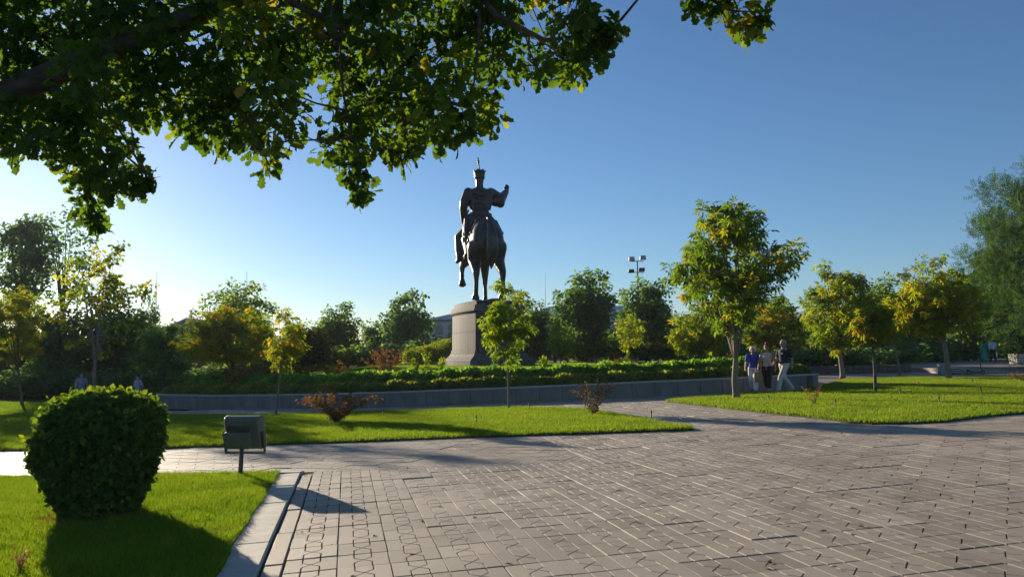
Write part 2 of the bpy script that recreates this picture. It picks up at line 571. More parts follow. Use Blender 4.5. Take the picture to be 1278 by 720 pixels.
def piece(mb, poly, z=0.0, gap=0.0038, ch=0.0022, drop=0.011, zf=None):
    a = inset(poly, gap); b = inset(poly, gap + ch)
    n = len(poly)
    zf = zf or (lambda x, y: z)
    V = [(p[0], p[1], zf(*p) - drop) for p in a] + [(p[0], p[1], zf(*p)) for p in b]
    F = [tuple(range(n, 2 * n))] + [(i, (i + 1) % n, n + (i + 1) % n, n + i) for i in range(n)]
    mb.add(V, F)


tile_mb = MB()
for pc in PIECES: piece(tile_mb, pc)
TV, TF = np.array(tile_mb.V), tile_mb.F

EY = np.array([-0.2099, 0.9777]); EX = np.array([0.9777, 0.2099])     # along and across the courses
K0 = np.array([-1.91, 5.85])                                          # a point on the outer side of the kerb
LA = (np.array([-3.1, 11.53]), np.array([4.2, -0.22]))                # course change: line A ...
LB = (np.array([1.1, 11.31]), np.array([-0.6, 4.2]))                  # ... and line B


def side(p, line):
    q = np.asarray(p) - line[0]
    return line[1][0] * q[..., 1] - line[1][1] * q[..., 0]            # > 0 left of the line


def clip(poly, line, sgn):
    out = []; n = len(poly)
    for i in range(n):
        p, q = np.array(poly[i]), np.array(poly[(i + 1) % n])
        a, b = sgn * side(p, line), sgn * side(q, line)
        if a >= 0: out.append(tuple(p))
        if (a > 0 and b < 0) or (a < 0 and b > 0):
            t = a / (a - b); out.append(tuple(p + (q - p) * t))
    return out


def lay(origin, ex, ey, i0, i1, j0, j1):
    I, J = np.meshgrid(np.arange(i0, i1), np.arange(j0, j1))
    I = I.ravel(); J = J.ravel()
    c = origin + np.outer(0.4 * (I + .5), ex) + np.outer(0.4 * (J + .5), ey)
    return c, I, J


def corners(c, ex, ey):
    return np.stack([c + 0.2 * (sx * ex + sy * ey) for sx, sy in ((-1, -1), (1, -1), (1, 1), (-1, 1))], 1)


def hidden(cs):
    """under a lawn or inside the planted bed"""
    h = np.zeros(len(cs), bool)
    for P in (NEAR, MID, RIGHT):
        h |= np.all([pip(cs[:, k, 0], cs[:, k, 1], P) for k in range(4)], 0)
    h |= np.all([bed_depth(cs[:, k, 0], cs[:, k, 1]) > 0.1 for k in range(4)], 0)
    return h


def to_pixel(x, y, z):
    p = cam.matrix_world.inverted()
    q = np.array(p) @ np.stack([x, y, z, np.ones_like(x)])
    return 639 + 965 * q[0] / -q[2], 360 - 965 * q[1] / -q[2], -q[2]


regular = []      # (centre, ex, ey)
cutmb = MB(); cut_t = []
o1 = K0 + 0.175 * EX
c1, I1, J1 = lay(o1, EX, EY, 0, 62, -16, 62)
s1 = corners(c1, EX, EY)
sa = np.stack([side(s1[:, k], LA) for k in range(4)], 1); sb = np.stack([side(s1[:, k], LB) for k in range(4)], 1)
keep = ~hidden(s1) & (c1[:, 1] < 31) & (c1[:, 0] < 22)
instrip_all = (sa > 0).all(1) & (sb > 0).all(1)
clear = (sa < 0).all(1) | (sb < 0).all(1)
full1 = keep & clear
cross1 = keep & ~clear & ~instrip_all
a2 = R(24); EY2 = np.array([math.sin(a2), math.cos(a2)]); EX2 = np.array([math.cos(a2), -math.sin(a2)])
c2, I2, J2 = lay(np.array([-3.0, 11.0]), EX2, EY2, -60, 30, -20, 60)
s2 = corners(c2, EX2, EY2)
sa2 = np.stack([side(s2[:, k], LA) for k in range(4)], 1); sb2 = np.stack([side(s2[:, k], LB) for k in range(4)], 1)
keep2 = ~hidden(s2) & (c2[:, 1] < 31) & (c2[:, 0] > -24) & (sa2 > 0).any(1) & (sb2 > 0).any(1)
full2 = keep2 & (sa2 > 0).all(1) & (sb2 > 0).all(1)
cross2 = keep2 & ~full2
for idx, c, ex, ey in [(cross1, c1, EX, EY), (cross2, c2, EX2, EY2)]:
    for p in c[idx]:
        for pc in PIECES:
            w = [tuple(p + a * ex + b * ey) for a, b in pc]
            variants = []
            if ex is EX:
                variants.append(clip(w, LA, -1))
                q = clip(w, LA, 1)
                if len(q) > 2: variants.append(clip(q, LB, -1))
            else:
                q = clip(w, LA, 1)
                if len(q) > 2: variants.append(clip(q, LB, 1))
            for v in variants:
                v2 = []
                for t in v:
                    if not v2 or math.hypot(t[0] - v2[-1][0], t[1] - v2[-1][1]) > 0.012: v2.append(t)
                if len(v2) > 2 and math.hypot(v2[0][0] - v2[-1][0], v2[0][1] - v2[-1][1]) < 0.012: v2.pop()
                if len(v2) < 3: continue
                ar = sum(v2[i - 1][0] * v2[i][1] - v2[i][0] * v2[i - 1][1] for i in range(len(v2))) / 2
                if ar < 0.0012: continue
                n0 = len(cutmb.V)
                piece(cutmb, v2, zf=gf)
                cut_t += [float(rng.uniform(.3, .7))] * (len(cutmb.V) - n0)

C = np.concatenate([c1[full1], c2[full2]])
EXs = np.concatenate([np.tile(EX, (full1.sum(), 1)), np.tile(EX2, (full2.sum(), 1))])
II = np.concatenate([I1[full1], I2[full2] + 500]); JJ = np.concatenate([J1[full1], J2[full2]])
N = len(C)
dx = (g(C[:, 0] + .1, C[:, 1]) - g(C[:, 0] - .1, C[:, 1])) / .2
dy = (g(C[:, 0], C[:, 1] + .1) - g(C[:, 0], C[:, 1] - .1)) / .2
wav = np.sin(C[:, 0] * 1.3 + 1.7 * np.sin(C[:, 1] * .8)) * np.sin(C[:, 1] * 1.1)
nrm = np.stack([-dx + rng.normal(0, .0045, N), -dy + rng.normal(0, .0045, N), np.ones(N)], 1)
nrm /= np.linalg.norm(nrm, axis=1, keepdims=True)
rotj = rng.normal(0, .004, N)
ex3 = np.stack([EXs[:, 0] * np.cos(rotj) - EXs[:, 1] * np.sin(rotj), EXs[:, 0] * np.sin(rotj) + EXs[:, 1] * np.cos(rotj), 0 * rotj], 1)
ex3 -= nrm * (ex3 * nrm).sum(1, keepdims=True); ex3 /= np.linalg.norm(ex3, axis=1, keepdims=True)
ey3 = np.cross(nrm, ex3)
ROT = np.stack([ex3, ey3, nrm], 2)
POS = np.concatenate([C + rng.normal(0, .002, (N, 2)), (g(C[:, 0], C[:, 1]) + rng.normal(0, .0018, N) + .003 * wav - .006 * (rng.random(N) < .035))[:, None]], 1)
SC = np.ones((N, 3)); SC[:, 1] -= np.abs(rng.normal(0, .008, N))
gapkey = (II // 4 * 131 + JJ * 17) % 23
SC[:, 1] -= np.where(gapkey == 5, .03, 0); SC[:, 0] -= np.where((II * 7) % 9 == 0, .004, 0)
band_t = np.random.default_rng(5).normal(0, .07, 1200)[II % 1200]
TINT = np.clip(.5 + rng.normal(0, .2, N) - .28 * (rng.random(N) < .04) + band_t + .12 * wav, 0, 1)
px, py, dep = to_pixel(POS[:, 0], POS[:, 1], POS[:, 2])
vis = (dep > 0) & (px > 0) & (px < 1278) & (py < 735) & (py > 0)
order = np.where(vis)[0][np.argsort(dep[vis])][:300]
rest = np.ones(N, bool); rest[order] = False
o = link('paver', stamp('pavers', TV, TF, ROT[rest], POS[rest], SC[rest], TINT[rest], M['paver']), None, plaza)
tag(o, kind='stuff')
V = np.array(cutmb.V)
o = link('cut_paver', mesh_np('cut_pavers', V, np.concatenate([np.array(f) for f in cutmb.F]), [len(f) for f in cutmb.F], False, M['paver'], cut_t), None, plaza)
tag(o, kind='stuff')
tile_me = [mesh_np('paver', TV, np.concatenate([np.array(f) for f in TF]), [len(f) for f in TF], False, M['paver'], np.full(len(TV), t)) for t in np.linspace(0.15, 0.85, 9)]
for k in order:
    me = tile_me[int(np.clip(round((TINT[k] - .15) / .7 * 8), 0, 8))]
    m4 = Matrix.Identity(4)
    for a in range(3):
        for b in range(3): m4[a][b] = ROT[k][a][b] * SC[k][b]
        m4[a][3] = POS[k][a]
    p = bpy.data.objects.new('paver', me); COL.objects.link(p); p.parent = plaza; p.matrix_basis = m4

# ---- kerb of flat concrete slabs round the near lawn, and the plain edge course beside it
kerb = bpy.data.objects.new('kerb', None); COL.objects.link(kerb); tag(kerb, kind='structure')


def quad_block(mb, pts, z0, z1, ch=0.01):
    n = len(pts); b = inset(pts, ch)
    V = [(p[0], p[1], gf(*p) + z0) for p in pts] + [(p[0], p[1], gf(*p) + z1 - ch) for p in pts] + [(p[0], p[1], gf(*p) + z1) for p in b]
    F = [tuple(range(2 * n, 3 * n))]
    for k in (0, n): F += [(k + i, k + (i + 1) % n, k + n + (i + 1) % n, k + n + i) for i in range(n)]
    mb.add(V, F)


def along(t, s):
    return tuple(K0 + EY * t + EX * s)


t = 5.57
cuts = [5.57, 3.1, 1.05, -1.0, -3.0, -5.0, -7.0, -9.0, -11.0]
for k in range(len(cuts) - 1):
    a, b = cuts[k] - .008, cuts[k + 1] + .008
    s0 = -0.32 + rng.normal(0, .006); s1_ = rng.normal(-.006, .006)
    mb = MB(); quad_block(mb, [along(b, s0), along(b, s1_), along(a, s1_ + rng.normal(0, .004)), along(a, s0)], -.06, .028 + rng.normal(0, .003), .012)
    mb.obj('kerb_slab', M['kerb'], kerb)
FE = np.array([-4.56, .75]); FE /= np.linalg.norm(FE); FN = np.array([FE[1], -FE[0]]) * 1.0
F0 = np.array([-3.09, 11.34])
if FN[1] < 0: FN = -FN
for k in range(9):
    a = F0 + FE * (k * 1.0 + .012); b = F0 + FE * (k * 1.0 + .988)
    mb = MB(); quad_block(mb, [tuple(b - FN * .0), tuple(a - FN * .0), tuple(a + FN * .16), tuple(b + FN * .16)][::-1] if False else [tuple(a), tuple(a + FN * .16), tuple(b + FN * .16), tuple(b)], -.06, .03, .012)
    mb.obj('kerb_slab', M['kerb'], kerb)
edge = []
t = 5.5
while t > -9:
    L = rng.uniform(.85, 1.25)
    edge.append((t, t - L)); t -= L
for k, (a, b) in enumerate(edge):
    g_ = .012 if k % 3 else .03
    mb = MB(); quad_block(mb, [along(b + g_, .022 + rng.normal(0, .004)), along(b + g_, .166), along(a - g_, .166), along(a - g_, .022)], -.05, .002 + rng.normal(0, .003), .007)
    V = np.array(mb.V)
    me = mesh_np('edge_paver', V, np.concatenate([np.array(f) for f in mb.F]), [len(f) for f in mb.F], False, M['paver'], np.full(len(V), rng.uniform(.4, .7)))
    link('edge_paver', me, None, plaza)

# ---- the round planted bed behind its low stone wall
bed = link('planted_bed', sheet('planted_bed', np.arange(-20.2, 16.1, .3), np.arange(27.0, 72, .3), lambda x, y: gz(x, y), M['soil'],
                                lambda x, y: bed_depth(x, y) > 0.12))
tag(bed, kind='structure')


def rim_path():
    P = []
    for y in np.arange(52, 20, -.05):                       # left side, coming forward
        x = BED_X0 - (y - 30) * .12
        if PLR - math.hypot(x - PLC[0], y - PLC[1]) < 0: break
        P.append((x, y))
    x0 = P[-1][0]
    for x in np.arange(x0, 14, .05):
        y = PLC[1] - math.sqrt(PLR ** 2 - (x - PLC[0]) ** 2)
        if BED_X1 - x + (y - 28) * .12 < 0: break
        P.append((x, y))
    for y in np.arange(P[-1][1], 50, .05): P.append((BED_X1 + (y - 28) * .12, y))
    # resample with rounded corners
    P = np.array(P)
    for _ in range(12): P[1:-1] = .25 * P[:-2] + .5 * P[1:-1] + .25 * P[2:]
    return P


RIM = rim_path()
seg = np.hypot(*np.diff(RIM, axis=0).T); cum = np.concatenate([[0], np.cumsum(seg)])


def rim(s, inn=0.0):
    x = np.interp(s, cum, RIM[:, 0]); y = np.interp(s, cum, RIM[:, 1])
    e = .1
    dx_ = np.interp(s + e, cum, RIM[:, 0]) - np.interp(s - e, cum, RIM[:, 0]); dy_ = np.interp(s + e, cum, RIM[:, 1]) - np.interp(s - e, cum, RIM[:, 1])
    l = math.hypot(dx_, dy_) + 1e-9
    return (x - dy_ / l * inn, y + dx_ / l * inn)


wall_t = thing('planter_wall', 'low curved grey stone wall holding the hedges round the monument', 'wall', (0, 0, 0))
WALL_H = .50
s = 0.0
while s < cum[-1] - .5:
    e = s + .82
    ga = .009
    mb = MB()
    a0, a1 = rim(s + ga), rim(e - ga); b0, b1 = rim(s + ga, .2), rim(e - ga, .2)
    pr = rng.normal(0, .003)
    ring0 = [(p[0], p[1], gf(*p) - .08) for p in (a0, a1, b1, b0)]
    ring1 = [(p[0], p[1], gf(*p) + WALL_H + pr * 0) for p in (a0, a1, b1, b0)]
    mb.loft([ring0, ring1]); mb.obj('stone_slab', M['wallstone'], wall_t)
    s = e
s = 0.0
while s < cum[-1] - .6:
    e = s + 1.23
    mb = MB(); ga = .004
    mid_ = (s + e) / 2
    out_ = [rim(s + ga, -.035), rim(mid_, -.035), rim(e - ga, -.035)]; inn_ = [rim(e - ga, .27), rim(mid_, .27), rim(s + ga, .27)]
    dz = rng.normal(0, .003)
    rg = lambda h: [(p[0], p[1], gf(*p) + h + dz) for p in out_ + inn_]
    mb.loft([rg(WALL_H + .002), rg(WALL_H + .055)]); mb.obj('coping_stone', M['coping'], wall_t)
    s = e
# a dark joint filler behind the slabs so no light passes
mb = MB()
ss = np.arange(0, cum[-1], .6)
for k in range(len(ss) - 1):
    a0, a1, b0, b1 = rim(ss[k], .02), rim(ss[k + 1], .02), rim(ss[k], .19), rim(ss[k + 1], .19)
    mb.loft([[(p[0], p[1], gf(*p) - .1) for p in (a0, a1, b1, b0)], [(p[0], p[1], gf(*p) + WALL_H - .01) for p in (a0, a1, b1, b0)]], True)
mb.obj('wall_core', M['joint'], wall_t)

# ---- steps and upper terrace at the right, low rough wall beside them
steps = thing('garden_steps', 'wide shallow grey steps at the far right behind the lawn', 'steps', (22.8, 40.2, gf(26, 41)))
for k in range(3):
    mb = MB(); mb.box((16, k * .55 + .9, .045 + k * .09), (32, 1.8 - k * .3, .088)); mb.obj('step', M['wallstone'], steps)
mb = MB(); mb.box((56.5, 56.0, gf(26, 41) - .13), (67.0, 28.0, .74))
terrace = mb.obj('upper_terrace', M['paver'])
tag(terrace, kind='structure')
lw = thing('rubble_wall', 'low rough stone wall in shade behind the leaning tree trunk', 'wall', (16.4, 44.5, gf(19, 44)))
x = 0
while x < 6.2:
    w = rng.uniform(.35, .6)
    for z0, hh in ((0, .22), (.225, .22)):
        mb = MB(); mb.box((x + w / 2, rng.normal(0, .015), z0 + hh / 2), (w - .02, .35, hh - .01)); mb.obj('stone', M['granite_light'], lw, bevel=.015)
    x += w

# ================================================================== PLANTS
LEAF_V = [(0, 0, 0), (-.27, .42, .05), (0, 1, -.06), (.27, .42, .05)]
LEAF_F = [(0, 3, 2), (0, 2, 1)]
PALM_V = []; PALM_F = []
for a_, l_ in ((-88, .62), (-44, .88), (0, 1.0), (44, .88), (88, .62)):
    ca, sa_ = math.cos(R(a_)), math.sin(R(a_)); b_ = len(PALM_V)
    for u, v, w in ((0, 0, 0), (-.15, .62, -.06), (0, 1.0, -.3), (.15, .62, -.06)):
        u *= l_; v *= l_
        PALM_V.append((u * ca + v * sa_, -u * sa_ + v * ca, w * l_))
    PALM_F += [(b_, b_ + 3, b_ + 2), (b_, b_ + 2, b_ + 1)]
_half = [(.03, .0), (.10, .12), (.06, .2), (.22, .3), (.15, .42), (.32, .55), (.22, .66), (.3, .8), (.15, .9)]
OAK_V = [(0, 0, 0), (0, .33, .0), (0, .66, -.03), (0, 1.0, -.12)]
OAK_F = []
for sg in (1, -1):
    b_ = len(OAK_V)
    OAK_V += [(sg * x_, y_, .25 * x_ - .12 * y_ * y_) for x_, y_ in _half]
    q = lambda *i: tuple(i) if sg > 0 else tuple(reversed(i))
    OAK_F += [q(0, b_, b_ + 1, b_ + 2, 1), q(1, b_ + 2, b_ + 3, b_ + 4, 2), q(2, b_ + 4, b_ + 5, b_ + 6), q(2, b_ + 6, b_ + 7, b_ + 8, 3)]
BROAD_V = [(0, 0, 0), (-.3, .22, .06), (-.36, .55, .04), (0, 1, -.1), (.36, .55, .04), (.3, .22, .06), (0, .5, 0)]
BROAD_F = [(0, 6, 2, 1), (6, 3, 2), (0, 5, 4, 6), (6, 4, 3)]
FEATH_V = []; FEATH_F = []
for k_ in range(4):
    y_ = k_ * .26
    for sg in (1, -1):
        b_ = len(FEATH_V)
        FEATH_V += [(0, y_, 0), (sg * .11, y_ + .03, .01), (sg * .26, y_ + .2, -.02), (sg * .08, y_ + .14, .01)]
        FEATH_F += [(b_, b_ + 1, b_ + 2, b_ + 3) if sg > 0 else (b_ + 3, b_ + 2, b_ + 1, b_)]
TEMPL = {'leaf': (LEAF_V, LEAF_F), 'palm': (PALM_V, PALM_F), 'oak': (OAK_V, OAK_F), 'broad': (BROAD_V, BROAD_F), 'feather': (FEATH_V, FEATH_F)}


def unit(a):
    return a / (np.linalg.norm(a, axis=-1, keepdims=True) + 1e-9)


def scatter(r, centres, radii, per, size, droop, tint_c, tint_s, centre_axis=None, flat=.75, up=.9):
    """leaf frames around clump centres"""
    n = len(centres)
    cnt = np.maximum(1, (per * (radii / radii.mean()) ** 1.5).astype(int))
    idx = np.repeat(np.arange(n), cnt)
    N = len(idx)
    d = unit(r.normal(0, 1, (N, 3))) * (r.random(N) ** .45)[:, None]
    d[:, 2] *= flat
    pos = centres[idx] + d * radii[idx][:, None]
    ax = unit(d + r.normal(0, .45, (N, 3)))
    ax[:, 2] -= droop
    ax = unit(ax)
    nr = unit(r.normal(0, .55, (N, 3)) + np.array([0, 0, up]) + .4 * d)
    rot = frames(ax, nr)
    tint = np.clip(tint_c[idx] + r.normal(0, tint_s, N), 0, 1)
    return pos, rot, size * r.uniform(.7, 1.25, N), tint


def tree_meshes(name, seed, h, cb, rx, ox=0.0, tr=.08, leaf='leaf', size=.2, clumps=120, per=40, cr=.42, mat=None, bark=None, shape='round',
                gap=-.25, limbs=7, tm=.45, ts=.16, cts=.2, droop=.35, fork=None, stems=1, hi=0.0, flat=.75, ring=.3, lump=.28, twig=.012, skew=0):
    r = np.random.default_rng(seed); random.seed(seed)
    zc = (cb + h) / 2; rz = (h - cb) / 2
    fork = fork if fork is not None else cb * 1.02
    off = Vector((seed * 3.7, seed * 1.3, 0))
    # clump centres
    C = []
    tries = 0
    while len(C) < clumps and tries < clumps * 30:
        tries += 1
        d = unit(r.normal(0, 1, 3)); f = ring + (1 - ring) * r.random() ** .6
        v = Vector(d)
        k = 1 + lump * noise.noise(v * 1.7 + off) + .5 * lump * noise.noise(v * 3.7 + off)
        p = d * f * k
        if shape == 'egg':
            wdt = 1 - .33 * max(p[2], 0) ** 1.2 - .12 * max(-p[2], 0)
        elif shape == 'vase':
            wdt = .62 + .38 * min(max((p[2] + 1) / 1.1, 0), 1)
        elif shape == 'cone':
            wdt = max(.08, 1.05 - .5 * (p[2] + 1))
        elif shape == 'dome':
            wdt = 1.0; p[2] = p[2] if p[2] > -.55 else -.55 + (p[2] + .55) * .3
        else:
            wdt = 1.0
        q = np.array([p[0] * rx * wdt + ox + skew * p[2] * rx, p[1] * rx * wdt, zc + p[2] * rz])
        if noise.noise(Vector(q) * (1.1 / max(.35, cr * 1.6)) * .6 + off) < gap: continue
        if q[2] < .05: continue
        C.append(q)
    C = np.array(C)
    rad = cr * r.uniform(.65, 1.3, len(C))
    # trunk and limbs
    mb = MB()
    samples = []
    base_pts = [Vector((0, 0, -.08))]
    for st in range(stems):
        sx = r.normal(0, .05) if stems > 1 else 0; sy = r.normal(0, .05) if stems > 1 else 0
        pts = []; rr = []
        n = 6
        for i in range(n + 1):
            t = i / n
            z = -.08 + (fork + .08) * t
            bend = math.sin(t * math.pi * .5) ** 2
            pts.append(Vector((sx + ox * .55 * bend * fork / max(zc, .1) * 1.2 + .03 * tr / .08 * math.sin(t * 5 + seed) * t, sy + .02 * math.sin(t * 4 + seed * 2) * t, z)))
            rr.append(tr * (1.35 - .35 * min(t * 6, 1)) * (1 - .28 * t) / (1 if stems == 1 else 1.3))
        mb.tube(pts, rr, 10, True)
        top = pts[-1]
        nl = max(2, limbs // stems)
        for k in range(nl):
            az = 2 * math.pi * (k + r.uniform(-.3, .3)) / nl + st * 1.3 + seed
            elv = r.uniform(.35, 1.35) if k else 1.45
            e = np.array([math.cos(az) * math.cos(elv), math.sin(az) * math.cos(elv), math.sin(elv)])
            tip = Vector((ox + e[0] * rx * .8, e[1] * rx * .8, max(zc - .2 * rz + e[2] * rz * .95, fork + .1)))
            st0 = top if k % 2 == 0 else pts[-2].lerp(top, r.uniform(.3, 1))
            lp = []; lr = []
            mid = st0.lerp(tip, .5) + Vector((0, 0, -.12 * rz + .1 * r.normal()))
            for i in range(7):
                t = i / 6
                p = st0 * (1 - t) ** 2 + mid * 2 * t * (1 - t) + tip * t * t
                p = p + Vector((r.normal(), r.normal(), r.normal())) * .018 * rx * t
                lp.append(p); lr.append(max(rr[-1] * .68 * (1 - t * .86), twig))
                if i: samples.append(p)
            mb.tube(lp, lr, 6, True)
    S_ = np.array(samples)
    if len(C):
        for c in C:
            low = S_[:, 2] < c[2] + .25 * rz
            SS = S_[low] if low.any() else S_
            j = np.argmin(((SS - c) ** 2).sum(1))
            a = Vector(SS[j]); b = Vector(c)
            m_ = a.lerp(b, .5) + Vector((0, 0, .08 * (b - a).length))
            mb.tube([a, m_, b], [twig * 1.3, twig, twig * .5], 4, False)
    tme = mb.mesh(name + '_trunk', bark or M['bark'], True)
    # leaves
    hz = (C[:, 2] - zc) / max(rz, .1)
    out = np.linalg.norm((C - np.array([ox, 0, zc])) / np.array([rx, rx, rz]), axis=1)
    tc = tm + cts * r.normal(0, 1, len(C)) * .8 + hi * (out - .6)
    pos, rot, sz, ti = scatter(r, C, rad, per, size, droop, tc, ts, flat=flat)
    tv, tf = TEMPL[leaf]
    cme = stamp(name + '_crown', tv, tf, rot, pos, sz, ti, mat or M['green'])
    return tme, cme


def tree(key_xy, name, label, cat='tree', group=None, rz=0.0, meshes=None, **kw):
    x, y = key_xy
    t = thing(name, label, cat, (x, y, gzf(x, y)), rz, group)
    tme, cme = meshes if meshes else tree_meshes(name, **kw)
    link('trunk', tme, None, t); link('crown', cme, None, t)
    return t


T = {
  'tallL': (-60.0, 95, 22.3, 7.0, 3.4, -0.3), 'sparseL': (-58.0, 100, 21.6, 8.0, 4.5, -0.6), 'chestL': (-23.96, 38, 6.05, 1.72, 1.59, -0.83),
  'maple': (-21.58, 40, 8.11, 2.52, 2.16, 0.25), 'darkL1': (-29.46, 50, 5.51, 0.71, 1.87, 0.21), 'darkL2': (-26.33, 52, 6.28, 0.48, 2.42, -0.37),
  'darkL3': (-29.35, 62, 6.9, 0.75, 1.41, -0.11), 'farL': (-37.09, 52, 8.74, 1.18, 3.02, -1.03), 'roundL': (-19.78, 44, 4.04, 1.03, 1.6, -0.04),
  'yelL': (-14.47, 40, 4.69, 1.47, 2.38, -0.14), 'greenL': (-21.91, 62, 8.39, 2.54, 2.99, -0.19), 'youngY': (-7.68, 25.2, 3.54, 1.49, 0.69, 0.31),
  'orL': (-12.65, 48, 4.01, 1.33, 1.52, -0.09), 'midL': (-15.46, 68, 6.41, 1.35, 2.08, -0.05), 'farM1': (-14.22, 80, 5.67, 0.88, 1.99, 0.16),
  'farM2': (-10.23, 75, 7.92, 1.09, 2.56, -0.06), 'sap': (-0.15, 23.5, 4.02, 1.44, 0.72, -0.01), 'r1': (1.54, 60, 5.73, 1.02, 1.68, 0.19),
  'r2': (5.63, 62, 7.96, 0.63, 2.73, 0.23), 'r3': (10.89, 64, 7.64, 0.41, 2.25, 0.24), 'ysh1': (2.6, 42, 3.41, 1.41, 0.76, 0.05),
  'ysh2': (6.02, 40, 3.56, 1.74, 0.77, 0.03), 'main': (6.82, 23.85, 6.18, 1.32, 2.03, -0.1), 'b1': (8.47, 36, 3.11, 1.26, 1.31, 0.17),
  'b2': (14.95, 45, 4.17, 1.05, 1.8, 0.19), 'c1': (16.08, 38, 5.64, 1.34, 1.89, -0.14), 'small': (11.61, 25, 2.83, 1.46, 0.7, 0.03),
  'lean': (19.89, 40, 5.2, 1.76, 1.12, -0.73), 'c2': (18.96, 33.85, 5.19, 1.6, 1.84, -0.45), 'd1': (23.03, 60, 4.08, 0.18, 1.99, 0.14),
  'd2': (29.42, 66, 5.91, 0.1, 2.6, 0.39), 'd3': (33.71, 66, 6.68, 0.1, 2.5, 0.08), 'd4': (39.1, 68, 8.0, 0.74, 2.6, 0.32),
  'd5': (43.5, 68, 8.9, 0.99, 3.4, 0.44), 'd6': (15.17, 60, 4.5, 0.35, 2.92, 0.11), 'feath': (28.25, 42, 11.45, 1.45, 4.09, 0.99),
}


def TT(key):
    x, y, h, cb, rx, ox = T[key]
    lift = gzf(x, y) - gf(x, y)
    return (x, y), dict(h=h - lift, cb=max(cb - lift, .05), rx=rx, ox=ox)


def plant(key, name, label, group=None, **kw):
    xy, d = TT(key)
    d.update(kw)
    return tree(xy, name, label, group=group, **d)


GB = 'trees along the back of the park'
# --- trees of the foreground lawns
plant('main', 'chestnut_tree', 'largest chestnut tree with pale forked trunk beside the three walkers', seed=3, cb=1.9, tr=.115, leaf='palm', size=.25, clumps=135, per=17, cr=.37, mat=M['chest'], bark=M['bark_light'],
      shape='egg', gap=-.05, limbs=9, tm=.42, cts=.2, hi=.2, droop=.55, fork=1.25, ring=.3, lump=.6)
plant('sap', 'sapling', 'thin lime-green sapling standing in front of the pedestal', seed=7, tr=.034, leaf='palm', size=.2, clumps=46, per=13, cr=.22, mat=M['lime'], bark=M['bark_light'],
      shape='egg', gap=-.3, limbs=6, tm=.42, cts=.2, droop=.6, fork=1.5, twig=.006, lump=.3)
plant('youngY', 'sapling', 'slender yellowing sapling at the edge of the long lawn, left of the red shrub', seed=9, tr=.04, leaf='palm', size=.19, clumps=40, per=12, cr=.23, mat=M['yellow'], bark=M['bark_light'],
      shape='egg', gap=-.3, limbs=6, tm=.52, cts=.28, droop=.55, fork=1.5, twig=.006, lump=.35)
plant('small', 'small_chestnut_tree', 'small round chestnut tree on a thin straight trunk, right lawn', seed=12, tr=.055, leaf='palm', size=.19, clumps=52, per=15, cr=.24, mat=M['chest'], bark=M['bark'],
      shape='dome', gap=-.5, limbs=7, tm=.68, cts=.2, hi=.2, droop=.5, fork=1.6, twig=.007)
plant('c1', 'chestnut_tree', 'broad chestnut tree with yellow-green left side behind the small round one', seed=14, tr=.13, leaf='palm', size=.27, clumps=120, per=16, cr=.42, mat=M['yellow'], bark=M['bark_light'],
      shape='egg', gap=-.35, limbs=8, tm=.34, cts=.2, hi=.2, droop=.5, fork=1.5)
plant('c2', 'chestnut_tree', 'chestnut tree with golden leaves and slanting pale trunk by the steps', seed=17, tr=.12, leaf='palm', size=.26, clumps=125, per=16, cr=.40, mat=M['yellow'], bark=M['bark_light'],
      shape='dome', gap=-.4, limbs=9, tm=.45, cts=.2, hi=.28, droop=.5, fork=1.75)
plant('lean', 'leaning_tree', 'thin tree with bent leaning trunk between two chestnuts', seed=19, tr=.075, leaf='leaf', size=.2, clumps=60, per=32, cr=.36, mat=M['green'], bark=M['bark_light'], gap=-.3, limbs=6, fork=1.9)
plant('chestL', 'chestnut_tree', 'round yellow-green chestnut tree cut by the left edge', seed=23, tr=.075, leaf='palm', size=.24, clumps=110, per=16, cr=.36, mat=M['yellow'], bark=M['bark'],
      shape='dome', gap=-.45, limbs=8, tm=.5, cts=.18, hi=.2, droop=.5)
plant('maple', 'maple_tree', 'airy young maple with upright shoots and golden leaves above the clipped bush', seed=26, tr=.11, leaf='broad', size=.22, clumps=84, per=19, cr=.36, mat=M['yellow'], bark=M['bark_light'],
      shape='egg', gap=-.12, limbs=10, tm=.5, cts=.28, droop=.35, fork=2.2, lump=.5)
plant('yelL', 'chestnut_tree', 'wide golden-green chestnut tree left of the slender yellow sapling', seed=29, tr=.1, leaf='palm', size=.27, clumps=150, per=16, cr=.42, mat=M['yellow'], shape='dome', gap=-.4, limbs=9, tm=.5, cts=.2, hi=.25, droop=.5)
plant('greenL', 'plane_tree', 'tall fresh green tree rising behind the golden chestnut on the left', group=GB, seed=31, tr=.16, leaf='broad', size=.26, clumps=140, per=22, cr=.5, mat=M['green'], shape='round', gap=-.3, tm=.7, cts=.15)
plant('orL', 'round_tree', 'round olive and orange tree behind the yellow sapling', seed=33, tr=.08, leaf='leaf', size=.22, clumps=80, per=42, cr=.36, mat=M['orange'], shape='dome', gap=-.5, tm=.1, cts=.15, hi=.15)
plant('roundL', 'round_tree', 'dark round-headed tree below the sawtooth roof', seed=35, tr=.08, leaf='leaf', size=.22, clumps=90, per=45, cr=.38, mat=M['dark'], shape='dome', gap=-.6, tm=.65, cts=.12)
plant('tallL', 'tall_tree', 'tallest dark tree at the left edge under the glare', group=GB, seed=37, tr=.4, leaf='broad', size=.5, clumps=150, per=26, cr=1.1, mat=M['dark'], shape='egg', gap=-.22, tm=.4, lump=.4)
plant('sparseL', 'tall_tree', 'tall airy dark tree with sky showing through, second from the left edge', group=GB, seed=39, tr=.34, leaf='broad', size=.46, clumps=110, per=19, cr=1.0, mat=M['dark'], shape='egg', gap=-.08, tm=.4, lump=.45)
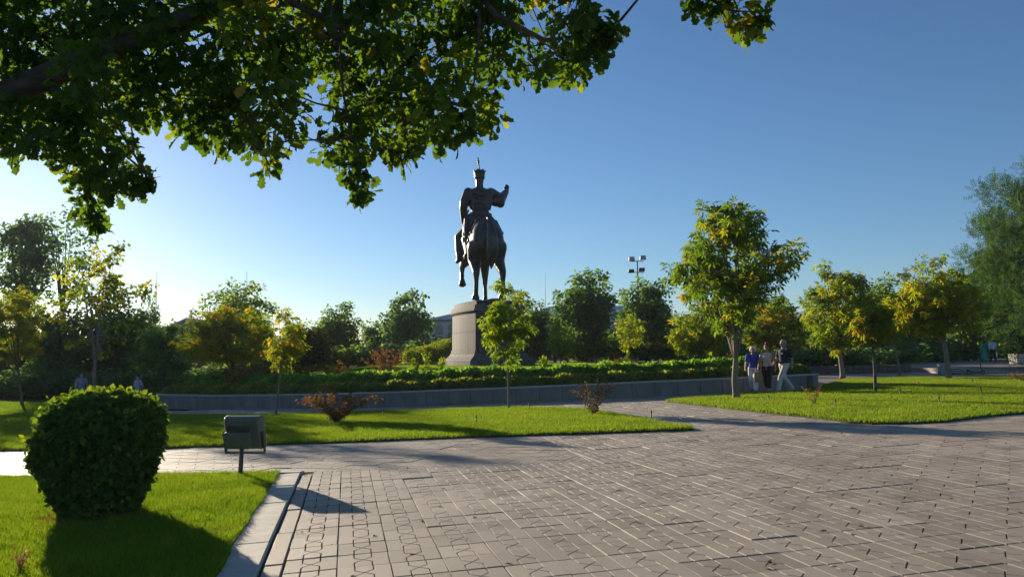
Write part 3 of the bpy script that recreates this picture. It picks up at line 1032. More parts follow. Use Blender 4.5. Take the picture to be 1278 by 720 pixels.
plant('b1', 'many_stemmed_tree', 'low yellow-green tree with several thin stems left of the largest chestnut trunk', seed=41, tr=.06, leaf='palm', size=.22, clumps=70, per=14, cr=.32, mat=M['yellow'], bark=M['bark_light'], shape='dome', gap=-.5, limbs=8, stems=4, fork=.9, tm=.3, hi=.15)
plant('b2', 'chestnut_tree', 'yellow-green chestnut tree close behind the walkers', seed=43, tr=.1, leaf='palm', size=.25, clumps=100, per=15, cr=.38, mat=M['chest'], shape='dome', gap=-.5, limbs=8, tm=.55)
plant('ysh1', 'small_round_tree', 'small pale yellow tree nearest the pedestal on the planted bed', seed=45, tr=.035, leaf='leaf', size=.13, clumps=60, per=38, cr=.22, mat=M['lime'], shape='egg', gap=-.7, limbs=6, tm=.75, twig=.005, lump=.18)
plant('ysh2', 'small_round_tree', 'small pale yellow tree on a stem midway between pedestal and big chestnut', seed=47, tr=.035, leaf='leaf', size=.13, clumps=52, per=34, cr=.23, mat=M['lime'], shape='egg', gap=-.5, limbs=6, tm=.68, twig=.005, lump=.3)
plant('feath', 'feathery_tree', 'tall feathery blue-green tree with upswept boughs at the right edge', seed=49, tr=.2, leaf='feather', size=.46, clumps=520, per=34, cr=.55, mat=M['feather'], shape='egg', gap=-.12, limbs=10, tm=.5, droop=-.6, lump=.45, ring=.2, fork=3.0, flat=1.3)

# --- darker trees of the background: a few kinds, each tree placed on its own
VAR = {}
for k, (kw) in enumerate([dict(mat=M['dark'], shape='round', leaf='broad', tm=.45), dict(mat=M['dark'], shape='egg', leaf='leaf', tm=.55), dict(mat=M['green'], shape='dome', leaf='broad', tm=.35), dict(mat=M['dark'], shape='vase', leaf='broad', tm=.5)]):
    VAR[k] = tree_meshes('park_tree', 60 + k, 6.0, .35, 2.2, 0, tr=.12, size=.26, clumps=250, per=26, cr=.46, gap=-.45, lump=.42, ring=.12, **kw)


def bgtree(key, v, rz, name, label, **kw):
    xy, d = TT(key)
    t = tree(xy, name, label, group=GB, rz=rz, meshes=VAR[v])
    s = d['h'] / 6.0; sx = d['rx'] / 2.2
    t.scale = (sx, sx, s)
    t.location.x += d['ox']
    return t


bgtree('darkL1', 0, .3, 'park_tree', 'dark full-leaved tree between the edge chestnut and the maple')
bgtree('darkL2', 2, 1.3, 'park_tree', 'broad dark tree filling the space behind the maple')
bgtree('darkL3', 1, 2.2, 'park_tree', 'narrow dark tree left of the sawtooth roof')
bgtree('midL', 2, 2.9, 'park_tree', 'rounded dark green tree against the sky left of the far dark pair')
bgtree('farM1', 0, 1.9, 'park_tree', 'lower of the two far dark trees left of the arched-window building')
bgtree('farM2', 3, .2, 'park_tree', 'taller far dark tree partly hiding the arched-window building')
bgtree('r1', 2, .5, 'park_tree', 'mid-green tree right behind the pedestal')
bgtree('r2', 3, 1.1, 'park_tree', 'large dark tree behind the small yellow tree, right of the monument')
bgtree('r3', 0, 2.6, 'park_tree', 'dark tree from which the floodlight mast rises')
bgtree('d1', 1, .7, 'park_tree', 'low dark tree behind the man in the navy shirt')
bgtree('d2', 2, 3.0, 'park_tree', 'dark tree behind the small round chestnut')
bgtree('d3', 1, 1.7, 'park_tree', 'dark tree behind the leaning trunk')
bgtree('d4', 0, 2.4, 'park_tree', 'green tree behind the couple at the far right')
bgtree('d5', 2, .1, 'park_tree', 'leafy green tree in front of the feathery one at the right edge')
bgtree('d6', 2, 1.5, 'park_tree', 'low wide dark tree behind the largest chestnut')
more = [(-43, 66, 5.2, 3.4, 0, 'dark tree beyond the far left lawn, deepest in shade'), (-24.5, 70, 6.2, 3.0, 3, 'dark tree in the gap below the sawtooth roof'),
        (20.5, 72, 6.0, 3.2, 0, 'dark tree filling the gap behind the three walkers'), (40, 62, 7.5, 3.4, 3, 'dark tree far behind the couple, right of the golden chestnut'),
        (47, 64, 8.0, 3.6, 1, 'dark tree beyond the waste bin at the right edge'), (-19.6, 76, 5.5, 3.0, 1, 'dark low tree behind the orange shrubs'),
        (24.5, 74, 6.6, 3.4, 2, 'green tree filling the gap above the low rough wall'), (-1.2, 82, 4.6, 2.6, 2, 'low tree hidden mostly behind the pedestal'), (15.5, 80, 5.4, 3.4, 1, 'dark tree seen under the floodlight mast on its right')]
for k, (x, y, h, w, v, lab) in enumerate(more):
    t = tree((x, y), 'park_tree', lab, group=GB, rz=k * 1.1, meshes=VAR[v]); t.scale = (w / 2.2, w / 2.2, h / 6)

belt = np.random.default_rng(3)
names_ = 'first second third fourth fifth sixth seventh eighth ninth tenth eleventh twelfth thirteenth fourteenth fifteenth sixteenth seventeenth eighteenth nineteenth twentieth'.split()
for k, x in enumerate(np.arange(-95, 100, 7.0)):
    y = 105 + belt.uniform(-8, 12) + .0 * x
    if -22 < x < -4: y += 26
    h = belt.uniform(4.2, 6.2); w = belt.uniform(3.6, 5.2)
    t = tree((x, y), 'far_tree', 'low far tree of the belt closing the park, ' + (names_[k] + ' from the left' if k < 14 else names_[27 - k] + ' from the right'), group='far belt of trees', rz=k * 1.7, meshes=VAR[k % 4]); t.scale = (w / 2.2, w / 2.2, h / 6)

# --- undergrowth: dark shrubs under the back trees
SHV = [tree_meshes('shrub', 80 + k, 1.5, .05, 1.1, 0, tr=.03, leaf='broad', size=.17, clumps=60, per=26, cr=.3, mat=m_, shape='dome', gap=-.6, limbs=6, fork=.15, stems=3, tm=.4, ring=.2) for k, m_ in enumerate([M['dark'], M['green'], M['orange'], M['hedgelow']])]


def shrub(x, y, w, h, v, label, rz, name='shrub', group='shrubs under the back trees'):
    t = thing(name, label, 'shrub', (x, y, gzf(x, y) - .02), rz, group)
    link('stem', SHV[v][0], None, t); link('foliage', SHV[v][1], None, t)
    t.scale = (w / 1.1, w / 1.1, h / 1.5)
    return t


k = 0
for x, y, w, h, v, lab in [(-38, 52, 2.2, 1.9, 0, 'dark shrub under the left edge tree'), (-34.5, 48, 2.0, 1.6, 0, 'dark shrub right of the edge chestnut trunk'), (-31, 47.5, 2.0, 1.8, 0, 'dark shrub left of the maple trunk'),
                           (-27.6, 47, 2.0, 1.7, 0, 'dark shrub right of the maple trunk'), (-24.2, 46.8, 1.9, 1.6, 0, 'dark shrub behind the right shoulder of the clipped bush'), (-21.3, 47.6, 1.6, 1.5, 1, 'green shrub at the left end of the hedges'),
                           (19, 54, 2.2, 1.5, 0, 'dark shrub behind the man in the navy shirt'), (23, 53, 2.3, 1.6, 0, 'dark shrub above the low rough wall, left part'), (27, 55, 2.2, 1.5, 0, 'dark shrub above the low rough wall, right part'),
                           (31.5, 60, 2.6, 1.9, 0, 'dark shrub left of the couple'), (36.5, 66, 3.0, 2.2, 0, 'dark shrub behind the couple'), (43, 64, 3.0, 2.3, 0, 'dark shrub right of the couple'), (13.5, 50, 2.4, 1.4, 0, 'dark shrub behind the largest chestnut trunk'), (14.6, 47, 1.4, .9, 3, 'low yellowish shrub just right of the walkers')]:
    shrub(x, y, w, h, v, lab, k * 1.3); k += 1


back = np.random.default_rng(9)
for k, x in enumerate(np.arange(-23, 26, 3.3)):
    y = 62 + back.uniform(-2, 2)
    if -7.5 < x < -2: y = 68
    nth_ = names_[k] + ' from the left' if k < 8 else names_[14 - k] + ' from the right'
    shrub(x, y, 2.7, back.uniform(1.5, 2.3), int(back.integers(0, 2)), 'dark shrub of the row behind the planted bed, ' + nth_, k * 1.1, group='shrub row behind the planted bed')

# --- clipped round shrubs behind the pedestal
for k, (x, y, r_, h) in enumerate([(-6.6, 52, .85, 1.05), (-5.75, 51.2, .85, 1.3), (-4.95, 52.3, .9, 1.55), (-4.2, 51.4, .95, 1.7)]):
    t = thing('clipped_shrub', ['leftmost and lowest', 'second from the left', 'third from the left', 'tallest, touching the pedestal'][k] + ' of the clipped orange-green shrubs left of the pedestal', 'shrub', (x, y, gzf(x, y)), k, 'clipped shrubs behind the pedestal')
    tm_, cm_ = tree_meshes('clipped_shrub', 90 + k, h, .05, r_, 0, tr=.03, leaf='leaf', size=.11, clumps=80, per=40, cr=.27, mat=M['yellow'], shape='dome', gap=-.9, limbs=5, fork=.2, tm=.38, cts=.2, lump=.12, ring=.55)
    link('stem', tm_, None, t); link('foliage', cm_, None, t)


# --- the hedges on the planted bed, following its rim
def hedge(name, label, inn, width, height, mat, size, dens, seed, s0, s1, tm, droop=-.6, bumps=.16):
    r = np.random.default_rng(seed)
    N = int((s1 - s0) * dens)
    ss_ = r.uniform(s0, s1, N); w = r.uniform(-width / 2, width / 2, N)
    P = np.array([rim(a, inn + b) for a, b in zip(ss_, w)])
    top = height * (1 + bumps * np.sin(ss_ * 2.1 + np.sin(ss_ * .83) * 2) * .6 + bumps * np.sin(ss_ * 6.7 + seed) * .5 - .55 * (2 * w / width) ** 4)
    z = top * r.random(N) ** .55
    pos = np.stack([P[:, 0], P[:, 1], gz(P[:, 0], P[:, 1]) + z], 1)
    ax = unit(r.normal(0, .7, (N, 3)) + np.array([0, -.25, -droop]))
    rot = frames(ax, unit(r.normal(0, .6, (N, 3)) + np.array([0, -.5, .6])))
    tint = np.clip(tm + r.normal(0, .17, N) + .15 * np.sin(ss_ * 3.1 + seed) + .1 * np.sin(ss_ * 11), 0, 1)
    t = thing(name, label, 'hedge', (0, 0, 0))
    link('foliage', stamp(name, BROAD_V, BROAD_F, rot, pos, size * r.uniform(.6, 1.3, N), tint, mat), None, t)
    mb = MB()
    for a in np.arange(s0, s1, .35):
        x, y = rim(a, inn + r.normal(0, width * .15)); z0 = gzf(x, y)
        mb.tube([(x, y, z0 - .05), (x + r.normal(0, .05), y + r.normal(0, .05), z0 + height * .75)], [.014, .006], 4, False)
    tag(link('stem', mb.mesh('stems', M['bark']), None, t), kind='stuff')
    return t


LS = float(cum[np.argmin(np.abs(RIM[:, 0] - BED_X0) + np.abs(RIM[:, 1] - 33))])
hs0 = LS - 6.0; hs1 = float(cum[-1]) - 14.0
hedge('low_hedge', 'low olive hedge growing along the top of the curved stone wall', .75, .95, .36, M['hedgelow'], .085, 1500, 5, hs0, hs1, .35)
hedge('tall_hedge', 'darker glossy hedge behind the low one, in front of the monument', 2.0, 1.5, .60, M['hedge'], .12, 1700, 6, hs0, hs1, .5)
# grass of the mound round the monument
xs_ = np.arange(-14, 10.1, .5)
bedpoly = [tuple(rim(s_, 3.0)) for s_ in np.arange(hs0, hs1, 1.0)] + [(12, 52), (-15, 52)]
grass('grass', 'bright green turf of the mound round the pedestal', bedpoly, (-15, 13, 30, 50), 300, .09, .05, 8, zf=lambda a, b: gz(a, b))


def sprig(x, y, h, w, mat, label, name, cat='shrub', group=None, seed=1, stems=9, leaf=.1, tm=.5, spread=.6, flowers=None, per=26, arch=.3, cts=.15, lt='leaf', fsize=.02, axial=False):
    """loose shrub of arching stems with small leaves along them"""
    r = np.random.default_rng(seed)
    z0 = gzf(x, y) + (.0 if bed_depth(x, y) > 0 else .02)
    t = thing(name, label, cat, (x, y, z0), 0, group)
    mb = MB(); P = []; D = []
    tips = []
    for k in range(stems):
        az = 2 * math.pi * (k + r.uniform(-.35, .35)) / stems
        ln = h * r.uniform(.75, 1.12)
        sp = w * r.uniform(.35, 1.0) * spread / .6
        pts = []
        for i in range(8):
            q = i / 7
            rad = sp * (q ** 1.15)
            zz = ln * (q - arch * q * q * (sp / max(w, .01)))
            pts.append(Vector((math.cos(az) * rad + .02 * r.normal() * w * q, math.sin(az) * rad + .02 * r.normal() * w * q, max(zz, 0))))
        mb.tube(pts, [.009 * (1 - .75 * i / 7) * max(h, .5) for i in range(8)], 5, False)
        tips.append(pts[-1])
        for i in range(1, 8):
            n_ = max(1, int(per * (.35 + .65 * i / 7) / 7 * 2))
            for _ in range(n_):
                f = r.random(); p = pts[i - 1].lerp(pts[i], f)
                P.append(np.array(p) + r.normal(0, leaf * .35, 3)); D.append(np.array(pts[i] - pts[i - 1]))
    P = np.array(P); D = unit(np.array(D)); N = len(P)
    ax = unit(D * .6 + r.normal(0, .8, (N, 3)))
    rot = frames(ax, unit(r.normal(0, .6, (N, 3)) + np.array([0, 0, .7])))
    link('stem', mb.mesh('stem', M['bark']), None, t)
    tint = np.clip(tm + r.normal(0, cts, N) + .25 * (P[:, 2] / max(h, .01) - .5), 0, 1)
    P[:, 2] = np.maximum(P[:, 2], .01)
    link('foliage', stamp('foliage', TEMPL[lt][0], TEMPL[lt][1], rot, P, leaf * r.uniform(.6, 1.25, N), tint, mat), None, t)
    if flowers:
        fm, fidx = flowers
        for k in fidx:
            p = tips[k % len(tips)]
            fb = MB()
            for j in range(9):
                a = j * 2.4; rr = fsize * (.3 + .7 * j / 9)
                fb.ell((p.x + math.cos(a) * rr * .6, p.y + math.sin(a) * rr * .6, p.z + fsize * .5 - j * fsize * .06), (fsize * .55, fsize * .5, fsize * .4), Matrix.Rotation(a, 3, 'Z') @ Matrix.Rotation(.6, 3, 'X'), 8, 5)
            fb.obj('flower', fm, t, True)
    return t


M['pink'] = plain('pink_petals', (.55, .16, .24), .6)
M['palepink'] = plain('pale_seed_heads', (.5, .36, .28), .7)
sprig(-4.72, 20.75, 1.12, 1.05, M['russet'], 'spreading russet shrub with pale seed heads on the long lawn', 'russet_shrub', seed=4, stems=26, leaf=.08, tm=.42, per=60, arch=.36, cts=.25, spread=.7, flowers=(M['palepink'], [0, 3, 5, 8, 11, 14, 17]), fsize=.035)
sprig(2.03, 19.75, .95, .72, M['russet'], 'rose bush with one pink bloom at the right end of the long lawn', 'rose_bush', seed=6, stems=12, leaf=.085, tm=.22, per=30, arch=.2, flowers=(M['pink'], [11]), fsize=.055)
sprig(7.6, 19.7, .58, .30, M['russet'], 'small thin reddish shrub on the right lawn below the walkers', 'russet_shrub', seed=8, stems=9, leaf=.055, tm=.6, per=16, arch=.25)
sprig(19.2, 29.2, .5, .85, M['russet'], 'low brown shrub at the right edge of the right lawn', 'russet_shrub', seed=10, stems=14, leaf=.07, tm=.35, per=24, arch=.6)
sprig(-3.84, 6.15, .18, .07, M['russet'], 'tiny red seedling in the grass at the bottom left corner', 'seedling', seed=12, stems=5, leaf=.035, tm=.75, per=10)
# plants standing out of the hedges and on the mound
spots = [(-11.8, 33.6, 1.1, .8, 'orange', .55, 'orange shrub at the left end of the hedges'), (-10.6, 34.4, 1.2, .9, 'orange', .35, 'yellow-orange shrub below the golden chestnut'), (-9.2, 33.6, 1.0, .7, 'orange', .85, 'reddest shrub of the row below the golden chestnut'),
         (-12.9, 35.0, 1.15, .8, 'orange', .2, 'olive-orange shrub at the far left of the row'), (-7.9, 34.4, .95, .7, 'orange', .4, 'amber shrub beside the yellow sapling stem'), (-5.6, 34.0, 1.5, .95, 'russet', .45, 'brownish feathery shrub right of the yellow sapling'),
         (7.6, 33.2, .75, .7, 'orange', .6, 'orange shrub left of the largest chestnut trunk'), (9.3, 33.0, .95, .8, 'orange', .75, 'orange-red shrub behind the woman in blue'), (10.4, 31.6, .9, .7, 'orange', .3, 'yellowish shrub behind the man'), (11.0, 33.6, 1.1, .8, 'lime', .6, 'yellow-green shrub at the right end of the bed'), (4.6, 32.5, .7, .6, 'orange', .3, 'amber shrub in the hedge below the yellow tree')]
for k, (x, y, h, w, mt, tm_, lab) in enumerate(spots):
    sprig(x, y, h, w, M[mt], lab, 'bed_shrub', group='shrubs on the planted bed', seed=30 + k, stems=16, leaf=.11, tm=tm_, per=44, arch=.3, cts=.2)
for k, (x, y, h, lab) in enumerate([(-4.15, 33.2, .85, 'leftmost upright leafy shoot above the hedge'), (-3.65, 32.8, 1.15, 'tallest upright shoot above the hedge left of the pedestal'), (-3.05, 33.0, .8, 'third upright shoot left of the pedestal'), (-.75, 33.5, .95, 'upright light green shoot before the pedestal'), (-.2, 33.8, .8, 'upright dark shoot just left of the sapling'),
                                    (-7.6, 32.5, .85, 'upright green shoot behind the yellow sapling'), (5.0, 33.4, .85, 'upright shoot right of the second yellow tree'), (1.3, 33.0, .7, 'short shoot right of the sapling trunk')]):
    sprig(x, y, h, .12, M['lime'], lab, 'upright_shoot', cat='plant', group='upright shoots in the bed', seed=60 + k, stems=4, leaf=.13, tm=.3, per=36, arch=.0)


# --- the clipped bush in the near left corner
def make_bush():
    x, y = BUSH
    r = np.random.default_rng(77)
    t = thing('clipped_bush', 'large clipped barrel-shaped green bush on the near left lawn', 'bush', (x, y, gf(x, y) + .03))
    H_ = 1.29

    # leaves on and under the surface of a rounded barrel
    cz = np.array([0, .08, .25, .47, .65, .79, .885, .95, .985, 1.0]); cr_ = .885 * np.array([.37, .44, .55, .66, .70, .67, .585, .44, .25, .0])
    pl = np.concatenate([[0], np.cumsum(np.hypot(np.diff(cz) * H_, np.diff(cr_)))]); pl /= pl[-1]
    tt = np.linspace(0, 1, 400); zt = np.interp(tt, pl, cz); rt = np.interp(tt, pl, cr_)
    wgt = np.cumsum(rt + .02); wgt /= wgt[-1]
    N = 17000
    tq = np.interp(r.random(N), wgt, tt); zc = np.interp(tq, pl, cz); rr0 = np.interp(tq, pl, cr_)
    th = r.uniform(0, 2 * math.pi, N)
    lump = 1 + .05 * np.sin(th * 3 + zc * 7) + .035 * np.sin(th * 7 - zc * 11) + .02 * np.sin(th * 13 + zc * 5)
    depth = 1 - .26 * r.random(N) ** 2.2
    depth = np.where(r.random(N) < .10, 1 + .12 * r.random(N) ** 1.6, depth)
    ctr = .55
    rad = rr0 * lump * depth
    zz = H_ * (ctr + (zc - ctr) * np.where(zc > ctr, depth * (1 + .4 * (lump - 1)), 1))
    thin = (zc < .34) & (r.random(N) < .72 - zc * 1.7)
    P = np.stack([rad * np.cos(th), rad * np.sin(th), zz], 1)
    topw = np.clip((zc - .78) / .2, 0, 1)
    out = np.stack([np.cos(th) * (1 - .7 * topw), np.sin(th) * (1 - .7 * topw), .1 + 1.2 * topw], 1)
    keep_ = ~thin
    P = P[keep_]; out = unit(out[keep_]); topw = topw[keep_]; n = len(P)
    ax = unit(out * .25 + r.normal(0, .6, (n, 3)) + np.array([0, 0, 1.0]) * (topw * .9 - .35)[:, None])
    rot = frames(ax, unit(out + r.normal(0, .8, (n, 3))))
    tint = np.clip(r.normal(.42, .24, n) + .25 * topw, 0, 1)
    o = link('foliage', stamp('bush_foliage', BROAD_V, BROAD_F, rot, P, .064 * r.uniform(.45, 1.45, n), tint, M['bushleaf']), None, t)
    tag(o, kind='stuff')
    for k in range(15):
        a = r.uniform(0, 6.28); r0 = .3 * math.sqrt(r.random()); r1 = r0 + r.uniform(.1, .35)
        mb = MB(); mb.tube([(math.cos(a) * r0, math.sin(a) * r0, -.05), (math.cos(a) * (r0 + .03), math.sin(a) * (r0 + .03), .25), (math.cos(a + .2) * r1, math.sin(a + .2) * r1, .6), (math.cos(a + .3) * r1, math.sin(a + .3) * r1, 1.15)], [.02, .017, .012, .005], 6)
        mb.obj('stem', M['bark'], t, True)
    # stray shoots standing out of the clipped surface
    sp_, sr_, st_ = [], [], []
    tw = MB()
    for k in range(70):
        t0 = np.interp(r.random(), wgt, tt); z_ = np.interp(t0, pl, cz); q_ = np.interp(t0, pl, cr_); a = r.uniform(0, 6.28)
        if z_ < .3: continue
        base = np.array([q_ * math.cos(a), q_ * math.sin(a), z_ * H_])
        up_ = np.clip((z_ - .7) / .3, 0, 1)
        dr = unit(np.array([math.cos(a) * (1 - up_ * .6), math.sin(a) * (1 - up_ * .6), .35 + up_]) + r.normal(0, .25, 3))
        ln = r.uniform(.05, .13)
        tw.tube([base - dr * .06, base + dr * ln], [.0035, .0015], 4, False)
        for i in range(5):
            sp_.append(base + dr * ln * (.2 + .2 * i)); sr_.append(unit(dr * .5 + r.normal(0, .7, 3))); st_.append(r.uniform(.5, 1))
    sp_ = np.array(sp_); sr_ = np.array(sr_)
    tag(link('shoot_leaves', stamp('shoot_leaves', BROAD_V, BROAD_F, frames(sr_, unit(r.normal(0, 1, sp_.shape) + np.array([0, 0, .6]))), sp_, .05 * r.uniform(.6, 1.3, len(sp_)), np.array(st_), M['bushleaf']), None, t), kind='stuff')
    tag(link('shoot', tw.mesh('shoots', M['bark']), None, t), kind='stuff')
    # dry straw at its foot
    N = 1500
    a = r.uniform(0, 6.28, N); q = .52 * np.sqrt(r.random(N))
    b = np.stack([np.cos(a) * q, np.sin(a) * q - .06, r.uniform(0, .02, N)], 1)
    d = unit(np.stack([r.normal(0, 1, N), r.normal(0, 1, N), np.abs(r.normal(0, .35, N))], 1))
    o = link('dry_straw', stamp('dry_straw', [(-.04, 0, 0), (.04, 0, 0), (0, 1, 0)], [(0, 1, 2)], frames(d, unit(r.normal(0, 1, (N, 3)))), b, .13 * r.uniform(.5, 1.2, N), r.uniform(0, 1, N), leaf_mat('straw', [(0, (.12, .075, .03)), (1, (.26, .18, .08))], .3)), None, t)
    tag(o, kind='stuff')


make_bush()


